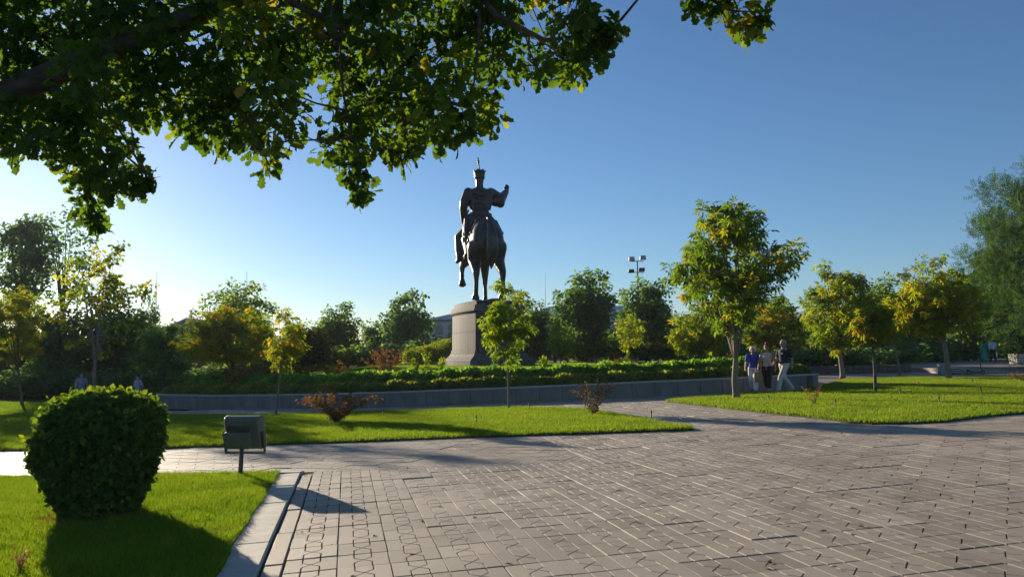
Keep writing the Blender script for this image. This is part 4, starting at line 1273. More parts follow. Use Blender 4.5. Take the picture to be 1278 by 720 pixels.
# --- the oak whose bough hangs into the top of the picture
OAK = [(-4.04,7.79,5.32,0.24),(-4.6,7.8,5.42,0.24),(-0.48,8.21,5.17,0.26),(-3.34,6.92,4.74,0.22),(-4.82,9.09,3.67,0.14),(-4.7,8.48,5.12,0.26),(0.35,8.42,5.6,0.24),(-1,7.13,4.07,0.22),(-2.93,9.4,6.12,0.29),(-2.85,7.89,4.15,0.25),(-5.83,8.48,5.83,0.26),(-3.82,8.01,4.36,0.25),(-3.97,7.21,4.35,0.22),(-1.33,7.67,4.81,0.24),(-0.62,8.28,4.95,0.26),(-5.95,8.9,5.53,0.28),(-0.47,9.43,5.16,0.29),(-5.71,9.49,5.34,0.29),(-2.94,6.73,4.99,0.16),(-4.38,7.69,3.67,0.23),(-2.4,6.78,4.59,0.21),(-5.47,8.92,4.71,0.28),(-2.41,7.83,4.98,0.24),(-5.05,7.35,4.4,0.23),(-3.74,7.29,4.84,0.23),(-0.53,6.88,4,0.21),(0.68,8.57,5.01,0.27),(-0.27,9.04,4.37,0.22),(-1.19,9.37,5.56,0.29),(-1.32,9.3,6.18,0.29),(-1.51,8.84,4.52,0.27),(0.54,6.61,4.45,0.16),(-2.08,6.68,3.88,0.21),(-5.55,8.07,4.25,0.23),(-2.45,9.11,6.2,0.22),(-0.03,8.23,5.52,0.26),(-3.65,8.06,5.12,0.25),(-4.07,7.13,3.32,0.1),(-0.79,7.54,5.38,0.17),(-1.02,7.54,3.98,0.23),(0.64,9.33,4.95,0.13),(-4.57,7.69,3.7,0.12),(-1.88,8.46,4.97,0.26),(-6.02,9.41,5.26,0.29),(-4.26,7.58,3.94,0.24),(-3.08,6.66,4.93,0.18),(-1.79,8.32,4.54,0.26),(-4.18,9.59,4.65,0.26),(-0.1,7.83,4.85,0.24),(-1.78,9.45,5.33,0.29),(-1.23,6.8,4.69,0.21),(-4.84,7.55,5.38,0.23),(-0.98,8.57,4,0.24),(-3.49,9.18,4.35,0.29),(-3.43,7.87,4.66,0.24),(-0.9,9.08,5.66,0.28),(-5.83,9.34,4.61,0.29),(-1.71,8.5,5.8,0.26),(-5.23,8.09,3.97,0.25),(-5.28,9.13,5.59,0.28),(-4.43,7.01,4.74,0.22),(-3.69,9.12,4.16,0.13),(-0.45,7.06,5.06,0.22),(-3.87,7.17,5.19,0.2),(-2.95,7.73,5.19,0.24),(-2.54,7.94,4.75,0.25),(-2.24,8.45,5.41,0.26),(-1.77,8.77,4.42,0.27),(-3.57,7.54,4.42,0.23),(-0.71,6.75,3.74,0.21),(-3.59,7.11,3.84,0.11),(-2.49,8.23,4.12,0.26),(-4.49,8.8,4.89,0.27),(0.78,8.79,4.84,0.15),(-3.16,9.24,4.26,0.23),(-1.29,7.31,3.77,0.2),(0.26,8.7,5.94,0.21),(-3.71,8.87,4.73,0.28),(-0.58,7.36,3.78,0.23),(-3.55,6.79,3.38,0.16),(-5.41,7.65,4.37,0.1),(-1.97,8.52,5.26,0.26),(-3.82,7.79,5.55,0.18),(-1.01,8.23,4.76,0.26),(-1.41,9.31,4.17,0.17),(-0.55,9.38,4.27,0.14),(-0.36,9.36,4.72,0.22),(-3.11,8.16,3.8,0.11),(-3.42,8.87,4.66,0.28),(-5.74,8.23,5.41,0.21),(-3.72,6.81,4.7,0.21),(-4.41,8.95,5.34,0.28),(-2.14,9.21,3.98,0.19),(0.28,9.38,5.18,0.29),(-1.61,7.53,3.75,0.23),(-2.16,6.98,3.46,0.1),(-4.46,8.32,4.01,0.26),(-5.91,8.5,5.22,0.22),(-3.69,8.42,5.55,0.26),(-4.34,6.85,3.43,0.13),(-5.39,8.03,4.87,0.25),(-1.05,8.11,3.75,0.14),(-1.24,8.6,3.84,0.12),(-4.31,8.11,4.33,0.25),(0.69,6.98,4.67,0.09),(0.32,7.95,4.46,0.12),(-3.24,7.99,5.5,0.25),(0.76,7.13,4.46,0.14),(-5.38,8.33,4.56,0.26),(-0.09,8.27,4.69,0.21),(-4.36,8.35,5.03,0.26),(-2.37,8.11,4.66,0.25),(-2.96,8.58,5.85,0.27),(-6.61,9.39,4.57,0.13),(-5.2,8.25,5.04,0.26),(-1.62,7.72,3.64,0.1),(-1.49,6.72,4.74,0.21),(-4.55,7.65,3.91,0.24),(-3.31,9.3,5.1,0.29),(-1.33,9.33,5.89,0.29),(-0.84,9.4,4.21,0.16),(-0.27,7.83,5.5,0.19),(-5.62,8.25,3.99,0.22),(-3.82,6.65,4.01,0.21),(0.8,7.08,4.59,0.14),(-3.19,7.78,3.96,0.24),(-2.94,7.31,4.35,0.23),(-3.98,7.29,3.24,0.11),(-2.52,8.98,5.27,0.28),(0.51,9.06,6.08,0.14),(-0.31,7.48,5.04,0.23),(-2.96,9.02,4.02,0.19),(-2.22,8.9,4.95,0.13),(-3.33,8.63,5.99,0.18),(-4.86,9.42,3.83,0.17),(-3.98,8.19,4.21,0.16),(-4.9,6.95,3.97,0.09),(-5.33,8.86,5.65,0.28),(-6.22,8.79,5.87,0.14),(-2.3,7.86,5.56,0.18),(-4.13,8.9,4.37,0.14),(-5.73,8.64,5.71,0.27),(-5.87,8.93,4.54,0.28),(-4.64,6.63,3.41,0.1),(-5.39,9.19,4.66,0.29),(-1.52,8.98,4.9,0.28),(-2.02,8.23,5.76,0.18),(-2.73,7.55,3.7,0.12),(-2.72,7.46,4.67,0.23),(-4.39,7.16,3.55,0.13),(-4.29,7.6,3.11,0.11),(-4.19,7.6,2.97,0.09),(-4.11,7.6,2.85,0.08),(-4.26,7.6,3.3,0.13),(-3.73,7.5,3.19,0.09),(-3.59,7.5,3.27,0.05),(-3.92,7.5,3.16,0.09),(-1.55,7.2,3.3,0.1),(-1.45,7.2,3.17,0.09),(-1.36,7.2,3.03,0.07),(-2.48,7.8,3.44,0.08),(-1.07,7.7,3.51,0.1),(-1.27,7.7,3.58,0.1),(1.87,7.4,4.92,0.09),(2.07,7.4,4.89,0.12),(2.27,7.4,4.82,0.14),(2.44,7.4,4.75,0.12),(2.34,7.4,4.65,0.09),(2.54,7.4,4.8,0.07),(2.12,7.4,5.07,0.17),(1.8,7.4,5.05,0.12),(0.88,7,4.39,0.07),(0.97,7,4.49,0.06),(0.75,7,4.24,0.1),(0.59,7,4.11,0.1),(-3.95,7.7,3.37,0.12),(-4.13,7.7,3.38,0.14),(-8.47,9.87,8.41,0.35),(-5.37,7.03,7.42,0.25),(-7.62,9.23,6.52,0.33),(-4.88,10.94,8.29,0.39),(-2.47,7.81,6.92,0.28),(1.63,9.15,9.09,0.32),(-7.08,9.1,9.24,0.32),(-9.9,10.08,7.9,0.36),(-3.07,6.88,5.62,0.24),(-4.61,7.19,7.46,0.25),(-4.33,10.68,8.56,0.38),(-5.25,8.34,8.35,0.29),(-3.94,9.27,8.55,0.33),(-2.08,11.32,10.64,0.4),(-4.94,8.58,7.75,0.3),(-0.22,8.4,6.8,0.3),(1.65,9.05,8.3,0.32),(-0.96,11.06,8.39,0.39),(1.04,6.61,5.71,0.23),(-0.76,8.75,8.67,0.31),(1.12,10.24,6.93,0.36),(-0.37,11.43,8.8,0.4),(-4.49,7.31,7.54,0.26),(-3.98,7.19,6.89,0.25),(-0.81,7.69,7.71,0.27),(-4.32,7.5,7.18,0.26),(-3.46,9.47,7.85,0.33),(-1.82,7.04,6.59,0.25),(-3.21,11.19,9.09,0.39),(0.46,8.1,7.27,0.29),(-3.07,8.23,6.13,0.29),(-1.53,7.13,6.11,0.25),(-7.5,8.77,8.35,0.31),(1.3,9.15,7.01,0.32),(-5.02,9.02,8.38,0.32),(-4.03,8.97,8.16,0.32),(-2.96,9.73,7.44,0.34),(-8.55,9.1,8.99,0.32),(-6,10.44,9.97,0.37),(-4.44,6.51,5.6,0.23),(-6.42,8.27,7.71,0.29),(0.83,8.02,7.67,0.28),(1.66,6.02,5.14,0.21),(-5.52,10.55,8.48,0.37),(-6.48,7.99,7.62,0.28),(-0.32,6.7,6.21,0.24),(-3.38,8.57,8.25,0.3),(-3.55,8.76,6.96,0.31),(-6.49,8.83,8.62,0.31),(-1.4,9.4,8.98,0.33),(-7.74,11.22,10.22,0.4),(1.67,6.62,5.13,0.23),(-3.67,6.62,5.09,0.23),(-5.88,8.05,5.86,0.28),(-6.6,9.09,6.73,0.32),(-1.06,9.88,9.45,0.35),(-0.22,7.66,7.59,0.27),(-0.63,9.97,8.02,0.35),(1.12,6.16,5.44,0.22),(-6.4,10.49,9.93,0.37),(-1.52,7.7,7.05,0.27),(0.36,9.36,8.74,0.33),(-2.63,10.73,9.03,0.38),(1.98,6.88,5.62,0.24),(-2.78,9.25,8.95,0.33),(-4.61,11.49,9.02,0.4),(-4.63,9.43,9.47,0.33),(-3.11,6.05,5.61,0.21),(-2.3,8.86,6.3,0.31),(-10.16,10.48,8.3,0.37)]


def make_oak():
    r = np.random.default_rng(5)
    bx, by = -9.6, 9.4
    z0 = gf(bx, by)
    t = thing('oak_tree', 'old oak whose long leafy bough overhangs the top left of the view', 'tree', (bx, by, z0))
    o_ = Vector((bx, by, z0))
    main = [Vector(p) for p in [(-9.2, 9.1, 1.9), (-7.97, 8.6, 3.05), (-6.71, 8.4, 3.78), (-5.54, 8.2, 4.34), (-4.96, 8.1, 4.53), (-4.31, 8.0, 4.75), (-3.67, 7.9, 4.94), (-3.13, 7.8, 5.11), (-2.43, 7.7, 5.29), (-1.66, 7.6, 5.44), (-0.92, 7.5, 5.46), (0.05, 7.3, 5.42), (0.99, 7.2, 5.36), (1.93, 7.3, 5.15)]]
    mr = [.21, .185, .165, .145, .135, .125, .115, .105, .09, .075, .06, .048, .036, .02]
    subs = [([(-2.53, 7.75, 5.29), (-1.98, 7.9, 5.07), (-1.49, 8.0, 4.76), (-1.15, 8.0, 4.31)], .045), ([(-0.59, 7.45, 5.47), (-0.11, 7.3, 4.77), (0.35, 7.2, 4.48), (0.76, 7.1, 4.48), (1.05, 7.0, 4.58)], .035),
            ([(-4.96, 8.1, 4.53), (-4.57, 7.9, 3.98), (-4.32, 7.7, 3.42), (-4.13, 7.6, 2.91)], .03), ([(-3.67, 7.9, 4.94), (-3.12, 7.9, 4.56), (-2.73, 7.9, 3.96), (-2.48, 7.8, 3.46)], .035),
            ([(-6.0, 8.3, 4.15), (-5.2, 7.2, 5.0), (-4.0, 6.5, 5.9), (-2.5, 6.3, 6.8)], .07), ([(-5.0, 8.1, 4.5), (-4.2, 9.0, 5.3), (-3.0, 9.8, 6.2), (-1.2, 10.2, 7.0)], .06), ([(-3.2, 7.8, 5.1), (-2.0, 8.8, 5.9), (-.2, 9.2, 6.5)], .04),
            ([(-1.3, 7.5, 5.45), (-.2, 6.9, 6.0), (1.3, 6.6, 6.4)], .03), ([(-1.86, 7.6, 5.28), (-1.7, 7.45, 4.62), (-1.6, 7.3, 3.98), (-1.5, 7.2, 3.55), (-1.36, 7.2, 3.24)], .022), ([(1.43, 7.3, 5.3), (1.83, 7.4, 5.05), (2.21, 7.4, 4.84), (2.42, 7.4, 4.82)], .02), ([(-6.1, 8.3, 4.1), (-5.36, 8.0, 3.97), (-4.89, 7.8, 3.72)], .03), ([(-1.42, 8.0, 4.77), (-1.13, 7.8, 4.06), (-1.03, 7.7, 3.55)], .02), ([(-.27, 7.4, 5.4), (-.29, 7.3, 4.55), (-.37, 7.3, 3.85)], .025), ([(-4.42, 7.7, 3.45), (-4.0, 7.6, 3.36), (-3.61, 7.5, 3.33)], .015)]
    mb = MB()
    trunk = [Vector((bx, by, z0 - .1)), Vector((bx + .02, by, z0 + .7)), Vector((bx + .1, by - .05, z0 + 1.6)), Vector((bx + .2, by - .1, z0 + 2.6)), Vector((bx + .1, by, z0 + 4.2)), Vector((bx + .3, by + .2, z0 + 6)), Vector((bx + .2, by + .1, z0 + 8.5))]
    mb.tube([p - o_ for p in trunk], [.5, .36, .33, .31, .24, .16, .05], 12)
    mb.obj('trunk', M['bark_oak'], t, True)
    lb = MB()
    lb.tube([p - o_ for p in main], mr, 10)
    S_ = list(main[2:])
    for pts, rr in subs:
        pts = [Vector(p) for p in pts]
        lb.tube([p - o_ for p in pts], [rr * (1 - .75 * i / (len(pts) - 1)) for i in range(len(pts))], 6)
        for a, b in zip(pts[:-1], pts[1:]): S_ += [a.lerp(b, f) for f in (.33, .66, 1)]
    lb.obj('bough', M['bark_oak'], t, True)
    S_ = np.array(S_)
    C = np.array([c[:3] for c in OAK]); rad = np.array([c[3] for c in OAK])
    mp_ = np.array([main[i].lerp(main[i + 1], f) for i in range(2, 9) for f in (0, .33, .66)])
    dd = np.hypot(C[:, None, 0] - mp_[None, :, 0], C[:, None, 2] - mp_[None, :, 2]).min(1)
    ok_ = ~((dd < .24) & (C[:, 0] < -3.0) & (C[:, 1] < 8.2))          # the bough itself stays in view
    C = C[ok_]; rad = rad[ok_]
    tw = MB()
    for c in C:
        j = np.argmin(((S_ - c) ** 2).sum(1))
        a = Vector(S_[j]) - o_; b = Vector(c) - o_
        m_ = a.lerp(b, .5) + Vector(r.normal(0, .05, 3))
        tw.tube([a, m_, b], [.014, .009, .004], 5, False)
        for _ in range(3):
            e = b + Vector(unit(r.normal(0, 1, 3))) * .16
            tw.tube([m_.lerp(b, .6), e], [.005, .002], 4, False)
    tw.obj('twig', M['bark_oak'], t)
    cnt = np.clip((rad / .2) ** 2 * 74, 26, 120).astype(int)
    idx = np.repeat(np.arange(len(C)), cnt); N = len(idx)
    d = unit(r.normal(0, 1, (N, 3))) * (r.random(N) ** .5)[:, None]
    d[:, 2] *= 1.0
    P = C[idx] + d * rad[idx][:, None] * 1.25
    ax = unit(d * .7 + r.normal(0, .6, (N, 3)) + np.array([.05, 0, -.5]))
    rot = frames(ax, unit(r.normal(0, .7, (N, 3)) + np.array([0, -.2, .6])))
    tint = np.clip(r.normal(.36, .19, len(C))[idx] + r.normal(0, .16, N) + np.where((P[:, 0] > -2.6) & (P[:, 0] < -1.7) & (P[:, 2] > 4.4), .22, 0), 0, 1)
    sz = .145 * r.uniform(.65, 1.2, N)
    px_, py_, dp = to_pixel(P[:, 0], P[:, 1], P[:, 2])
    inv = (px_ > 0) & (px_ < 1278) & (py_ > 0) & (py_ < 720)
    ordr = np.where(inv)[0][np.argsort(-(sz / dp)[inv])][:300]
    rest_ = np.ones(N, bool); rest_[ordr] = False
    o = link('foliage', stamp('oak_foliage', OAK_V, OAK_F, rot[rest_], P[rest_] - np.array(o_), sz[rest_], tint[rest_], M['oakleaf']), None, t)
    tag(o, kind='stuff')
    lm = [mesh_np('leaf', np.array(OAK_V), np.concatenate([np.array(f) for f in OAK_F]), [len(f) for f in OAK_F], False, M['oakleaf'], np.full(len(OAK_V), v)) for v in np.linspace(.1, 1, 8)]
    for k in ordr:
        m4 = Matrix.Identity(4)
        for a in range(3):
            for b in range(3): m4[a][b] = rot[k][a][b] * sz[k]
            m4[a][3] = P[k][a] - o_[a]
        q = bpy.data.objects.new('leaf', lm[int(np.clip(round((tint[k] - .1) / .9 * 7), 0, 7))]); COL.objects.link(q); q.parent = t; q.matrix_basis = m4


make_oak()


# --- a few fallen leaves on the paving and the lawns
def litter():
    r = np.random.default_rng(21)
    N = 260
    x = r.uniform(-6, 9, N); y = 4.6 + 13 * r.random(N) ** 1.5
    ok = (bed_depth(x, y) < 0)
    x = x[ok]; y = y[ok]; n = len(x)
    onl = pip(x, y, NEAR) | pip(x, y, MID) | pip(x, y, RIGHT)
    z = g(x, y) + np.where(onl, .065, .006)
    a = r.uniform(0, 6.28, n)
    ax = unit(np.stack([np.cos(a), np.sin(a), r.normal(0, .15, n)], 1))
    rot = frames(ax, unit(np.stack([r.normal(0, .3, n), r.normal(0, .3, n), np.ones(n)], 1)))
    me = stamp('fallen_leaves', OAK_V, OAK_F, rot, np.stack([x, y, z], 1), r.uniform(.025, .075, n), r.random(n), leaf_mat('dry_leaves', [(0, (.07, .04, .02)), (.6, (.17, .10, .04)), (1, (.30, .22, .08))], .25, (1.2, 1.1, .8), .8))
    tag(link('fallen_leaves', me), 'small dry leaves scattered on the paving and grass', 'leaves', kind='stuff')


litter()

# ================================================================== MONUMENT
TH = R(20)                              # the horse heads away and a little left
PX0, PY0 = -1.55, 46.4
PZ0 = gzf(PX0, PY0)
ped = thing('pedestal', 'tall dark granite pedestal with bowed side carrying the horseman', 'pedestal', (PX0, PY0, PZ0 - .04), TH)


def ped_ring(off, z, w=2.95, L=4.9, bow=.14):
    hx, hy = w / 2 + off, L / 2 + off
    pts = []
    n = 12
    for i in range(n + 1):              # right side, bowed
        t = i / n
        pts.append((hx + bow * math.sin(math.pi * t), -hy + 2 * hy * t, z))
    for i in range(n + 1):
        t = i / n
        pts.append((-hx - bow * math.sin(math.pi * t), hy - 2 * hy * t, z))
    return pts


def ped_part(name, prof, mat):
    mb = MB(); mb.loft([ped_ring(o_, z_) for o_, z_ in prof]); return mb.obj(name, mat, ped)


ped_part('plinth', [(.46, 0), (.46, .40), (.44, .42)], M['granite_light'])
ped_part('base_moulding', [(.42, .425), (.40, .47), (.27, .56), (.14, .70), (.10, .76), (.10, .80)], M['granite_light'])
ped_part('base_band', [(.05, .803), (.05, .97), (.03, .99)], M['granite'])
ped_part('shaft', [(-.035, .993), (-.065, 3.10)], M['granite'])
rp = ped_ring(0, 0); np_ = len(rp)


def ped_panel(i0, i1, f0, f1, z0, z1):
    """one facing slab between two points of the outline"""
    def pt(i, f, off, z):
        A, B = ped_ring(off, z)[i % np_], ped_ring(off, z)[(i + 1) % np_]
        return tuple(A[k] + (B[k] - A[k]) * f for k in range(3))
    seq = [(i0, f0)] + [(i, 0.0) for i in range(i0 + 1, i1 + 1) if not (i == i1 and f1 == 0)] + [(i1, f1)]
    offz = lambda z: -.03 * (z - .99) / 2.1
    ring0 = [pt(i, f, offz(z0), z0) for i, f in seq] + [pt(i, f, offz(z0) - .03, z0) for i, f in reversed(seq)]
    ring1 = [pt(i, f, offz(z1), z1) for i, f in seq] + [pt(i, f, offz(z1) - .03, z1) for i, f in reversed(seq)]
    mb = MB(); mb.loft([ring0, ring1]); mb.obj('facing_slab', M['granite'], ped)


for za, zb in ((.998, 2.03), (2.045, 3.096)):
    for st in (0, 13):                                       # the bowed sides, four slabs each
        for k in range(4): ped_panel(st + 3 * k, st + 3 * k + 2, .02 if k else 0.0, .985, za, zb)
    for i in (12, 25):                                       # the flat ends
        for k in range(3): ped_panel(i, i, k / 3 + .003, (k + 1) / 3 - .003, za, zb)
ped_part('cornice', [(-.01, 3.103), (.02, 3.16), (.09, 3.22), (.09, 3.30), (.05, 3.33), (.03, 3.52), (.0, 3.56)], M['granite_light'])
ped_part('top_slab', [(-.12, 3.563), (-.12, 3.78), (-.16, 3.82)], M['granite'])
mb = MB()
for k in range(10):
    rr_ = np.random.default_rng(k)
    mb.ell((rr_.uniform(-.8, .8), -2 + k * .42, 3.83), (rr_.uniform(.3, .55), rr_.uniform(.3, .5), rr_.uniform(.08, .16)))
mb.obj('rough_rock_base', M['bronze'], ped, True)
STZ = PZ0 - .04 + 3.86

SCL = 2.98
stat = thing('equestrian_statue', 'dark bronze horseman with outstretched right arm, seen from behind', 'statue', (PX0 - .30, PY0, STZ), R(12))
hb = MB()
hb.ell((0, -.02, 1.24), (.30, .72, .33)); hb.ell((0, -.60, 1.27), (.305, .42, .34)); hb.ell((0, -.78, 1.19), (.26, .28, .28)); hb.ell((0, .52, 1.2), (.30, .40, .40))
hb.ell((-.15, -.68, 1.12), (.185, .32, .35)); hb.ell((.15, -.68, 1.12), (.185, .32, .35))
hb.chain([(0, .70, 1.32), (.02, .95, 1.62), (.04, 1.08, 1.80)], [.25, .18, .13])
hb.chain([(.04, 1.10, 1.82), (.04, 1.30, 1.60), (.04, 1.40, 1.42)], [.125, .095, .068])
for s_ in (-1, 1):
    hb.chain([(.04 + .06 * s_, 1.06, 1.88), (.04 + .07 * s_, 1.07, 2.0)], [.03, .012], 8)
# hind legs with stifle forward and hock back
hb.chain([(-.21, -.70, 1.02), (-.22, -.52, .80), (-.23, -.80, .52), (-.23, -.79, .36), (-.23, -.74, .15), (-.23, -.68, .07)], [.185, .135, .072, .048, .048, .058])
hb.chain([(.21, -.72, 1.02), (.23, -.60, .78), (.26, -.92, .52), (.26, -.93, .36), (.26, -.90, .15), (.26, -.84, .07)], [.185, .135, .075, .05, .048, .058])
# front legs, the left one lifted
hb.chain([(.17, .58, 1.05), (.19, .66, .80), (.20, .70, .54), (.20, .69, .38), (.20, .66, .15), (.20, .72, .07)], [.16, .105, .066, .046, .048, .058])
hb.chain([(-.18, .58, 1.05), (-.21, .74, .90), (-.24, .98, .84), (-.25, .96, .70), (-.26, .88, .56), (-.26, .84, .50)], [.16, .105, .07, .048, .048, .058])
for hx_, hy_, hz_ in ((-.23, -.67, .0), (.26, -.83, .0), (.20, .73, .0)):
    hb.tube([(hx_, hy_, hz_), (hx_, hy_ - .01, hz_ + .05), (hx_, hy_ - .02, hz_ + .10)], [.085, .08, .06], 14)
hb.tube([(-.265, .80, .41), (-.265, .83, .46), (-.262, .85, .51)], [.085, .078, .06], 14)
link('horse', sculpt('horse', hb, .021, 5, M['bronze'], SCL), None, stat)
tb = MB()
tb.chain([(0, -1.00, 1.46), (.01, -1.10, 1.36), (.02, -1.15, 1.15), (.03, -1.14, .92), (.02, -1.10, .72), (.01, -1.07, .56)], [.055, .075, .105, .11, .075, .015])
for k in range(7):
    a = k * .9; tb.chain([(.05 * math.cos(a), -1.12 + .04 * math.sin(a), 1.2), (.08 * math.cos(a) + .02, -1.13 + .06 * math.sin(a), .9), (.02, -1.08, .6)], [.03, .035, .01], 8)
link('tail', sculpt('tail', tb, .018, 2, M['bronze'], SCL), None, stat)
hs_ = MB()
hs_.tube([(0, -1.02, 1.45), (0, -.80, 1.585), (0, -.5, 1.62), (0, -.2, 1.60)], [.018] * 4, 8)
for s_ in (-1, 1):
    hs_.tube([(0, -.62, 1.615), (.20 * s_, -.66, 1.55), (.31 * s_, -.68, 1.32), (.335 * s_, -.45, 1.15), (.34 * s_, -.2, 1.15)], [.018] * 5, 8)
    for k in range(3): hs_.ell((.30 * s_ + .01 * s_ * k, -.70 + .1 * k, 1.30 - .06 * k), (.035, .03, .035))
hsm = hs_.mesh('harness', M['bronze'], True); hsm.transform(Matrix.Scale(SCL, 4)); link('harness', hsm, None, stat)
cb_ = MB()
cb_.ell((0, .02, 1.30), (.365, .46, .30)); cb_.ell((0, -.22, 1.36), (.34, .22, .22))
for s_ in (-1, 1):
    Mx = Matrix.Rotation(.12 * s_, 3, 'Y')
    cb_.box((.345 * s_, -.02, 1.10), (.05, .62, .42), Mx)
    for k in range(6): cb_.chain([(.37 * s_, -.30 + k * .11, .92), (.375 * s_, -.30 + k * .11, .83)], [.024, .012], 8)
link('saddle_cloth', sculpt('saddle_cloth', cb_, .02, 2, M['bronze'], SCL), None, stat)
rb = MB()
rb.chain([(0, .06, 1.62), (0, .05, 1.85), (0, .06, 2.10)], [.20, .185, .215])
rb.ell((0, .06, 2.17), (.262, .175, .19)); rb.ell((0, .05, 2.02), (.245, .18, .2)); rb.ell((0, .06, 2.285), (.20, .12, .075)); rb.ell((0, .0, 1.66), (.30, .27, .14))
rb.chain([(0, .07, 2.28), (0, .09, 2.45)], [.085, .075])
rb.ell((.005, .11, 2.51), (.088, .105, .125)); rb.chain([(.005, .215, 2.50), (.005, .225, 2.48)], [.02, .016], 8); rb.ell((.005, .19, 2.41), (.05, .05, .05))
for s_ in (-1, 1):
    rb.chain([(.14 * s_, .06, 1.58), (.38 * s_, .34, 1.36), (.41 * s_, .20, 1.08), (.42 * s_, .13, .92)], [.15, .115, .09, .065])
    rb.chain([(.42 * s_, .12, .89), (.44 * s_, .34, .86)], [.06, .045])
# left arm holds the reins, right arm points ahead
rb.chain([(-.24, .05, 2.24), (-.335, -.01, 2.02), (-.345, .02, 1.93), (-.31, .24, 1.69)], [.11, .095, .085, .06])
rb.ell((-.30, .29, 1.67), (.055, .06, .05))
rb.chain([(.23, .07, 2.25), (.44, .20, 2.18), (.53, .31, 2.24), (.63, .46, 2.37)], [.115, .105, .095, .065])
rb.chain([(.44, .22, 2.12), (.54, .34, 2.16)], [.08, .06])
rb.ell((.655, .50, 2.41), (.05, .05, .055))
for k, (fx, fz, fl) in enumerate([(-.03, .04, .10), (-.005, .05, .115), (.02, .045, .11), (.04, .03, .09)]):
    rb.chain([(.655 + fx, .51, 2.43 + fz * .5), (.665 + fx * 1.3, .55, 2.43 + fz + fl * .6)], [.017, .012], 8)
rb.chain([(.63, .49, 2.40), (.59, .51, 2.47)], [.018, .013], 8)
rb.ell((.36, .16, 2.10), (.15, .11, .11)); rb.ell((.46, .24, 2.08), (.10, .09, .10)); rb.chain([(-.2, -.1, 2.26), (0, -.13, 2.16), (.2, -.1, 2.27)], [.04, .05, .04])
for k in range(5): rb.chain([(-.2 + .1 * k, -.10, 2.12), (-.17 + .085 * k, -.15, 1.86)], [.03, .022], 8)
# drapery over the shoulders, belt and skirt folds
rb.chain([(-.22, -.06, 2.18), (-.10, -.13, 2.02), (.08, -.13, 2.04), (.22, -.06, 2.2)], [.05, .055, .055, .05]); rb.chain([(.02, -.14, 2.02), (.16, -.13, 1.92), (.20, -.08, 2.05)], [.04, .045, .04])
rb.chain([(.22, .0, 2.26), (.38, .08, 2.22), (.50, .16, 2.10)], [.055, .05, .04])
for k in range(16):
    a = k / 16 * 6.283
    rb.ell((.215 * math.cos(a), .05 + .205 * math.sin(a), 1.79), (.035, .035, .03))
    rb.chain([(.225 * math.cos(a), .05 + .215 * math.sin(a), 1.75), (.32 * math.cos(a), .02 + .30 * math.sin(a), 1.56)], [.028, .04], 8)
link('rider', sculpt('rider', rb, .0165, 3, M['bronze'], SCL), None, stat)
cr = MB()
ring_ = lambda r_, z_, j=0: [(.005 + (r_ + (.012 * (i % 2) if j else 0)) * math.cos(i / 16 * 6.283), .10 + (r_ + (.012 * (i % 2) if j else 0)) * math.sin(i / 16 * 6.283), z_ + (j * .035 * (i % 2))) for i in range(16)]
cr.loft([ring_(.100, 2.54), ring_(.112, 2.57), ring_(.108, 2.61), ring_(.116, 2.66), ring_(.128, 2.70, 1), ring_(.10, 2.70), ring_(.03, 2.74)])
crm = cr.mesh('crown', M['bronze']); crm.transform(Matrix.Scale(SCL, 4)); crown = link('crown', crm, None, stat)
pb = MB(); pb.chain([(.005, .1, 2.72), (-.005, .1, 2.83), (-.015, .1, 2.89)], [.018, .014, .02], 8); pb.ell((-.017, .1, 2.905), (.026, .026, .034)); pb.chain([(-.02, .1, 2.93), (-.025, .1, 2.98)], [.012, .018], 8)
pm = pb.mesh('plume', M['bronze'], True); pm.transform(Matrix.Scale(SCL, 4)); link('plume', pm, None, crown)
sb_ = MB(); sb_.chain([(-.27, .08, 1.78), (-.36, -.12, 1.50), (-.40, -.30, 1.18)], [.03, .032, .02], 10); sb_.chain([(-.27, .10, 1.80), (-.22, .2, 1.9)], [.02, .02], 8)
sm_ = sb_.mesh('scabbard', M['bronze'], True); sm_.transform(Matrix.Scale(SCL, 4)); link('scabbard', sm_, None, stat)
qb = MB(); qb.tube([(-.31, -.20, 1.66), (-.33, -.27, 1.40), (-.33, -.30, 1.20)], [.055, .065, .05], 10)
qm = qb.mesh('quiver', M['bronze'], True); qm.transform(Matrix.Scale(SCL, 4)); link('quiver', qm, None, stat)

# ================================================================== FLOODLIGHT IN THE NEAR LAWN
M['lamp'] = surface('olive_grey_paint', [(0.3, (.12, .125, .095)), (.7, (.165, .17, .135))], 6, .5, bump=.15, bump_scale=90)
M['lampd'] = plain('dark_grey_paint', (.045, .047, .042), .5)
fx, fy = -3.88, 11.16
fz = gf(fx, fy) + .03
fl = thing('floodlight', 'square olive-grey ground floodlight on a short post at the lawn corner', 'floodlight', (fx, fy, fz), R(-9))
mb = MB(); mb.tube([(-.02, 0, -.05), (.0, 0, .40)], [.034, .030], 12); mb.obj('post', M['lamp'], fl, True)
mb = MB(); mb.box((0, 0, .012), (.16, .16, .014)); mb.obj('base_plate', M['lamp'], fl)
Mt = Matrix.Rotation(R(14), 3, 'X')
hc = Vector((.015, .02, .60))
hd = lambda x, y, z: hc + Mt @ Vector((x, y, z))
mb = MB()
rim_pts = []
for (sx, sy) in ((1, 1), (-1, 1), (-1, -1), (1, -1)):
    for k in range(4):
        a = {(1, 1): 0, (-1, 1): 90, (-1, -1): 180, (1, -1): 270}[(sx, sy)] + k * 30
        rim_pts.append((sx * .255 + .035 * math.cos(R(a)), sy * .205 + .035 * math.sin(R(a))))
